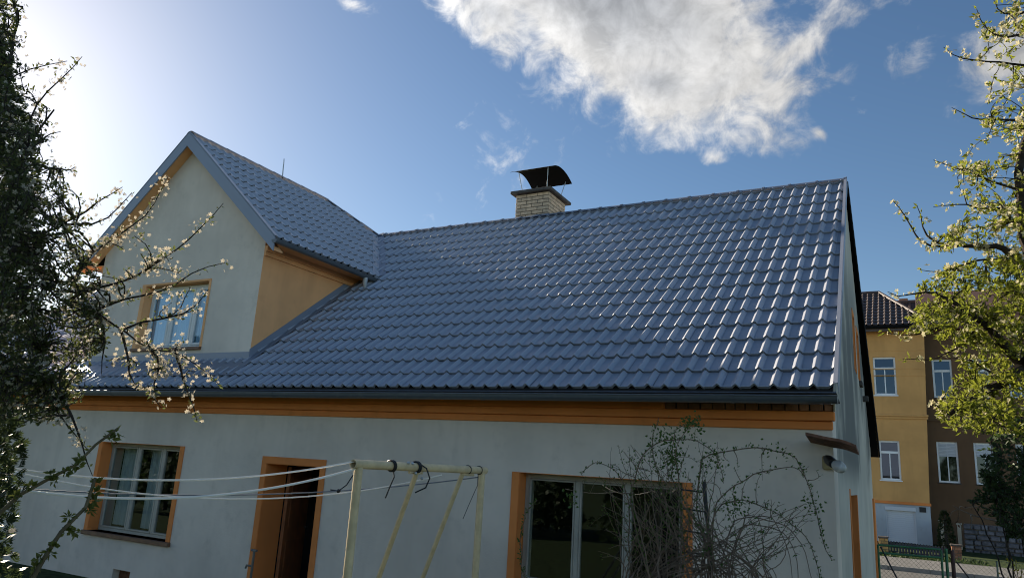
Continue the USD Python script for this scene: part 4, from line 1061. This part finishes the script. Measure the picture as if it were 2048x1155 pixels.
# ---------------------------------------------------------------- buildings across the street
YB = 28.5
yb = thing('yellow_building', 'tall ochre yellow townhouse with white windows across the street', 'building')
XR = 1.22
def lean(z): return XR + .031 * z          # its right edge as it stands
wins = [(-.575, .31, 6.12, 7.79), (-.53, .265, 2.52, 4.17), (-3.6, -2.7, 6.12, 7.79), (-3.6, -2.7, 2.52, 4.17)]
outl = [(-9, 1.66), (XR + .02, 1.66), (lean(9.1), 9.1), (-9, 9.1)]
wall_mesh(outl, [rect(a, b, c, d) for a, b, c, d in wins], .5, lambda a, b, d: np.stack([a, YB + d, b], 1)).build('front_wall', 'yellow_plaster', yb)
gdoor = (-.42, .70, -.05, 1.42)
wall_mesh([(-9, -.1), (XR + .03, -.1), (XR + .03, 1.55), (-9, 1.55)], [rect(*gdoor), rect(.84, 1.0, 1.28, 1.45)] if False else [rect(*gdoor)], .5, lambda a, b, d: np.stack([a, YB - .03 + d, b], 1)).build('plinth', 'grey_plaster', yb)
mb = MB(); mb.poly([(XR, YB + .5, -.1), (XR, YB + 9, -.1), (lean(9.1), YB + 9, 9.1), (lean(9.1), YB + .5, 9.1)], (-.3, 0, 0)); mb.box((-9, YB + 8.7, -.1), (XR - .3, YB + 9, 9.1)); mb.build('side_wall', 'brown_plaster', yb)
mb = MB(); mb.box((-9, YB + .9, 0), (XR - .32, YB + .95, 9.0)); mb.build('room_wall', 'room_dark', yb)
mb = MB(); mb.cbox((-9, YB - .07, 1.55), (XR + .07, YB + .2, 1.66), .01); mb.build('plinth_band', 'orange_plaster', yb)
mb = MB(); mb.cbox((-9, YB - .09, 5.20), (lean(5.2) + .05, YB + .01, 5.28), .01); mb.cbox((-9, YB - .045, 5.10), (lean(5.2) + .03, YB + .01, 5.199), .01); mb.build('storey_band', 'yellow_plaster', yb)
mb = MB()
for z in (6.95, 7.25, 8.05): mb.box((-9, YB - .012, z), (lean(z), YB + .01, z + .03))
mb.build('moulding', 'yellow_plaster', yb)
def far_window(parent, x0, x1, z0, z1, y, tr_=.30, mid=True, shut=0.0):
    mb = MB(); f = .075
    mb.cbox((x0, y, z0), (x0 + f, y + .08, z1), .006); mb.cbox((x1 - f, y, z0), (x1, y + .08, z1), .006); mb.cbox((x0 + f, y + .001, z0), (x1 - f, y + .08, z0 + f), .006); mb.cbox((x0 + f, y + .001, z1 - f), (x1 - f, y + .08, z1), .006)
    zt = z1 - (z1 - z0) * tr_
    if shut == 0: mb.cbox((x0 + f, y - .01, zt - .05), (x1 - f, y + .08, zt + .05), .006)
    xm = (x0 + x1) / 2
    if mid: mb.cbox((xm - .022, y + .005, z0 + f), (xm + .022, y + .07, zt - .05 if shut == 0 else z1 - f), .004)
    w = mb.build('window', 'bright_plastic', parent)
    if shut:
        n = int((z1 - z0) * shut / .06)
        for i in range(n):
            mb = MB(); mb.cbox((x0 + f, y - .012, z1 - f - (i + 1) * .06), (x1 - f, y + .004, z1 - f - i * .06 - .004), .004); mb.build('shutter_slat', 'shutter_white', w)
        zt = z1 - f
    mb = MB(); mb.box((x0 + f, y + .03, z0 + f), (x1 - f, y + .036, (zt - .05) if not shut else z1 - f)); mb.build('pane', 'glass_far', w)
    if not shut: mb = MB(); mb.box((x0 + f, y + .03, zt + .05), (x1 - f, y + .036, z1 - f)); mb.build('pane', 'glass_far', w)
    mb = MB(); mb.cbox((x0 - .04, y - .10, z0 - .05), (x1 + .04, y + .02, z0), .006); mb.build('sill', 'bright_plastic' if parent is yb else 'concrete_dark', w)
pane_mat('glass_far', (.22, .24, .27), 2.6, .03, (.62, .78, 1.0))
for a, b, c, d in wins: far_window(yb, a, b, c, d, YB + .07)
# roller shutter door in the plinth
mb = MB(); mb.cbox((gdoor[0] - .02, YB - .05, gdoor[3] - .13), (gdoor[1] + .02, YB + .1, gdoor[3] + .03), .01); sd = mb.build('shutter_box', 'shutter_white', yb)
for i in range(16):
    mb = MB(); mb.cbox((gdoor[0] + .05, YB + .03, i * .08 + .02), (gdoor[1] - .05, YB + .06, i * .08 + .098), .003); mb.build('shutter_slat', 'shutter_white', sd)
mb = MB(); mb.box((gdoor[0], YB + .0, 0), (gdoor[0] + .05, YB + .09, gdoor[3] - .13)); mb.build('shutter_rail', 'shutter_white', yb)
mb = MB(); mb.box((gdoor[1] - .05, YB + .0, 0), (gdoor[1], YB + .09, gdoor[3] - .13)); mb.build('shutter_rail', 'shutter_white', yb)
mb = MB()
for i in range(4): mb.cbox((.86, YB - .05, 1.30 + i * .05), (1.08, YB - .031, 1.335 + i * .05), .004)
mb.box((.85, YB - .045, 1.29), (1.09, YB - .0305, 1.50)); mb.build('vent_grille', 'black_iron', yb)
# roof, tiled on the side one sees, hipped at the right
EZ, EYY = 9.12, YB - .42
mb = MB(); hx, hz, hy = -.25, 11.35, YB + 2.9
mb.poly([(-9.5, EYY, EZ), (1.75, EYY, EZ), (hx, hy, hz), (-9.5, hy, hz)], (0, .1, -.2))
mb.poly([(1.75, EYY, EZ), (1.75, YB + 9, EZ), (hx, YB + 6, hz), (hx, hy, hz)], (-.1, 0, -.2))
mb.box((-9.5, EYY, EZ - .25), (1.74, EYY + .06, EZ - .02)); rf = mb.build('roof', 'far_tile_dark', yb)
sl = math.hypot(hy - EYY, hz - EZ); V_ = np.array([0, hy - EYY, hz - EZ]) / sl; N_ = np.array([0, -V_[2], V_[1]]); fld = MB()
nr_ = 11; hh = sl / nr_
for k in range(nr_):
    x = 1.75
    while x > -4.5:
        vm = (k + .5) * hh; lim = 1.75 + (hx - 1.75) * vm / sl
        if x - .12 < lim:
            vv, ff = tile(np.array([x - .24, EYY, EZ]), UR, V_, N_, .24, k * hh, (k + 1) * hh, .035, .02, 1.7, np.array([0, .42, .58, .71, .85, 1.0])); fld.add(vv, ff)
        x -= .24
fld.build('roof_tile_field', 'far_tile_dark', rf, smooth=40, kind='stuff')
mb = MB(); mb.tube([(1.78, EYY, EZ + .06), (hx, hy, hz + .06)], .09, 8); mb.tube([(hx, hy, hz + .06), (-9.5, hy, hz + .06)], .09, 8); mb.build('hip_ridge', 'far_tile_dark', rf, smooth=40)
mb = MB(); mb.tube([(-9.5, EYY - .06, EZ - .07), (1.8, EYY - .06, EZ - .07)], .07, 8); mb.build('gutter', 'black_sheet', yb, smooth=40)

bb = thing('brown_building', 'dark brown rendered townhouse with white windows beside the yellow one', 'building')
Y2 = 29.5
bw = [(1.72, 2.47, 6.13, 7.80, 0), (3.08, 3.83, 6.13, 7.80, 0), (1.66, 2.44, 2.55, 4.25, .34), (3.02, 3.80, 2.55, 4.25, .30), (4.5, 5.3, 6.13, 7.80, 0), (4.5, 5.3, 2.55, 4.25, .3)]
wall_mesh([(1.22, -.1), (9, -.1), (9, 9.3), (1.22, 9.3)], [rect(*q[:4]) for q in bw], .5, lambda a, b, d: np.stack([a + .0, Y2 + d, b], 1)).build('front_wall', 'brown_plaster', bb)
mb = MB(); mb.box((1.6, Y2 + .9, 0), (9, Y2 + .95, 9.2)); mb.build('room_wall', 'room_dark', bb)
mb = MB(); mb.poly([(1.3, Y2 - .4, 9.3), (9, Y2 - .4, 9.3), (9, Y2 + 3.2, 11.6), (1.3, Y2 + 3.2, 11.6)], (0, .1, -.2)); mb.build('roof', 'far_tile_red', bb)
mb = MB(); mb.cbox((1.3, Y2 - .06, 5.1), (9, Y2 + .01, 5.2), .01); mb.build('storey_band', 'brown_plaster', bb)
for a, b, c, d, s_ in bw: far_window(bb, a, b, c, d, Y2 + .07, .30, True, s_)
rb = thing('red_roofed_building', 'building behind the yellow one of which only the dull red roof shows', 'building')
mb = MB(); mb.box((-6, 36.5, -.1), (8, 46, 10.4)); mb.build('wall', 'brown_plaster', rb)
mb = MB(); mb.poly([(-6.3, 35.9, 10.3), (8.3, 35.9, 10.3), (8.3, 38.0, 12.35), (-6.3, 38.0, 12.35)], (0, .15, -.2)); rr_ = mb.build('roof', 'far_tile_red', rb)
mb = MB()
for i in range(44): mb.tube([(-6.2 + i * .33, 35.95, 10.34), (-6.2 + i * .33, 37.95, 12.32)], .06, 6, cap=False)
mb.tube([(-6.3, 38, 12.37), (8.3, 38, 12.37)], .10, 8); mb.build('roof_tile_field', 'far_tile_red', rr_, smooth=40, kind='stuff')
mb = MB(); mb.cbox((.55, 38.2, 11.6), (1.0, 38.7, 12.62), .02); mb.build('chimney', 'brick_red', rb)

# ---------------------------------------------------------------- fences, gate, walls along the street
pf = thing('picket_fence', 'low dark picket fence with round tops in front of the grey plinth', 'fence')
YF_ = 20.5
xa, xb = on_y(1768, 1090, YF_)[0], on_y(1893, 1090, YF_)[0]; zt0, zt1 = on_y(1775, 1079, YF_)[2], on_y(1890, 1092, YF_)[2]
n = 21
mb = MB()
for fz in (.12, .36): mb.cbox((xa, YF_ + .02, .06 + fz * .9), (xb, YF_ + .05, .10 + fz * .9), .005)
mb.build('rail', 'picket_dark', pf)
for i in range(n):
    x = xa + (xb - xa) * (i + .5) / n; zt = zt0 + (zt1 - zt0) * (i + .5) / n; mb = MB()
    mb.poly([(x - .030, YF_, .04), (x + .030, YF_, .04), (x + .030, YF_, zt - .05), (x + .02, YF_, zt - .015), (x, YF_, zt), (x - .02, YF_, zt - .015), (x - .030, YF_, zt - .05)], (0, .018, 0)); mb.build('picket', 'picket_dark', pf)
def pillar(u0, u1, vt, mat, label, y=20.3):
    a, b = on_y(u0, vt, y), on_y(u1, vt, y); t = thing('brick_pillar', label, 'pillar'); w = b[0] - a[0]; z = 0; i = 0; H = a[2]
    while z < H - .05:
        for k in range(2):
            off = w * (.33 if i % 2 else .66); x0, x1 = (a[0], a[0] + off - .006) if k == 0 else (a[0] + off + .006, b[0])
            mb = MB(); mb.cbox((x0, y, z), (x1, y + .28, min(z + .075, H - .05)), .006); mb.build('brick', mat, t)
        z += .083; i += 1
    mb = MB(); mb.cbox((a[0] - .025, y - .025, H - .05), (b[0] + .025, y + .305, H), .01); mb.build('cap', 'concrete_dark', t)
    mb = MB(); mb.box((a[0] + .01, y + .01, 0), (b[0] - .01, y + .27, H - .05)); mb.build('core', 'mortar', t)
pillar(1757, 1775, 1071, 'pillar_ochre', 'ochre brick pillar at the left end of the low picket fence')
pillar(1902, 1922, 1087, 'brick_red', 'dark red brick pillar at the right end of the low picket fence')
# green ground cover between fence and pavement
r = np.random.RandomState(9); n = 4000; c = np.stack([r.uniform(-2.5, 2.6, n), r.uniform(19.45, 20.7, n), np.abs(r.normal(0, .05, n)) + .02], 1)
d = r.normal(0, 1, (n, 3)) + [0, -.3, .8]; d /= np.linalg.norm(d, axis=1, keepdims=True); s_ = np.cross(d, r.normal(0, 1, (n, 3))); s_ /= np.linalg.norm(s_, axis=1, keepdims=True)
V = np.stack([c, c + d * .05 + s_ * .025, c + d * .10, c + d * .05 - s_ * .025], 1).reshape(-1, 3); i = np.arange(n)[:, None] * 4
mb = MB(); mb.add(V, np.vstack([i + [0, 1, 2], i + [0, 2, 3]])); mb.build('ground_cover', 'leaf_dark', label='low green plants along the foot of the picket fence', cat='plants', kind='stuff')

gt = thing('garden_gate', 'green steel garden gate with wire mesh beside the house corner', 'gate')
GY = 3.88; gx0, gx1 = .33, 1.115; gzt = 1.395
mb = MB()
for x in (gx0, gx1 - .055): mb.tube([(x, GY, .06), (x, GY, gzt)], .014, 8)
for z in (.08, gzt, gzt - .10): mb.tube([(gx0, GY, z), (gx1 - .055, GY, z + (.012 if z > 1 else 0))], .014, 8)
mb.build('frame', 'gate_green', gt, smooth=40)
mb = MB(); mb.tube([(gx1, GY, -.1), (gx1, GY, gzt + .03)], .018, 10); mb.build('post', 'gate_green', gt, smooth=40)
mb = MB(); mb.tube([(gx0 + .03, GY - .01, gzt - .02), (gx0 + .50, GY - .01, .35)], .010, 8); mb.build('brace', 'black_iron', gt, smooth=40)
def link(x0, x1, z0, z1, y, step, r, zslope=0.):
    mb = MB(); H = z1 - z0; n = int((x1 - x0 + H) / step)
    for s_ in (1, -1):
        for i in range(n + 1):
            a = x0 - H + i * step if s_ > 0 else x0 + i * step
            p, q = np.array([a, y + s_ * r, z0]), np.array([a + s_ * H, y + s_ * r, z1]); dx = q[0] - p[0]
            t0, t1 = sorted(((x0 - p[0]) / dx, (x1 - p[0]) / dx)); t0, t1 = max(0, t0), min(1, t1)
            if t1 - t0 > .01: mb.tube([p + (q - p) * t0, p + (q - p) * t1], r, 3, cap=False)
    return mb
link(gx0, gx1 - .055, .08, gzt - .10, GY, .055, .0016).build('wire_mesh', 'fence_wire', gt, kind='stuff')
fe = thing('wire_fence', 'chain link wire fence on thin posts to the right of the green gate', 'fence')
fz = 1.33
link(1.22, 4.6, .05, fz, GY, .055, .0016).build('wire_mesh', 'fence_wire', fe, kind='stuff')
mb = MB(); mb.tube([(1.22, GY, fz), (4.6, GY, fz)], .003, 6); mb.tube([(1.22, GY, .6), (4.6, GY, .6)], .002, 6); mb.build('tension_wire', 'fence_wire', fe)
for x, m_ in ((1.185, 'post_rust'), (1.66, 'post_pale'), (3.2, 'post_pale'), (4.5, 'post_pale')):
    mb = MB(); mb.tube([(x, GY + .02, -.1), (x, GY + .02, fz + (.08 if m_ == 'post_rust' else .0))], .024 if m_ == 'post_rust' else .011, 8); mb.build('post', m_, fe, smooth=40)
mb = MB(); mb.tube([(1.22, GY - .02, 1.28), (1.75, GY - .02, .5)], .009, 8); mb.build('brace', 'black_iron', fe, smooth=40)
# rough stone wall below the brown house
sw_ = thing('stone_wall', 'rough dark grey stone wall at the foot of the brown house', 'wall')
r = random.Random(7); z = -.05
mb = MB(); mb.box((2.35, 26.8, -.1), (7.0, 27.2, 1.02)); mb.build('core', 'mortar', sw_)
while z < .98:
    x = 2.30; h = r.uniform(.14, .22); h = min(h, 1.05 - z)
    while x < 6.0:
        w_ = r.uniform(.22, .5); a = np.array([x, 26.74 - r.random() * .05, z]); b = np.array([x + w_ - .025, 26.81, z + h - .022])
        mb = MB(); mb.cbox(a, b, .03); mb.build('stone', 'stone_grey', sw_); x += w_
    z += h
for i, (u0, u1, vt) in enumerate(((1878, 1887, 1042), (1914, 1922, 1048))):
    a, b = on_y(u0, vt, 27.6), on_y(u1, vt, 27.6); mb = MB(); mb.cbox((a[0], 27.6, -.05), (b[0], 27.8, a[2]), .015); mb.cbox((a[0] - .03, 27.57, a[2]), (b[0] + .03, 27.83, a[2] + .06), .01)
    mb.build('gate_pillar', 'cream_plaster', label=('pale rendered gate pillar next to the grey plinth, left of the little conifer', 'pale rendered gate pillar between the little conifer and the stone wall')[i], cat='pillar')
b_ = on_y(1893, 1085, 25.5); b_[2] = 0
conifer('small_conifer', 'little dark columnar conifer between two pale gate pillars', b_, 1.45, .26, 900, 6, 'leaf_thuja', .05, .10)
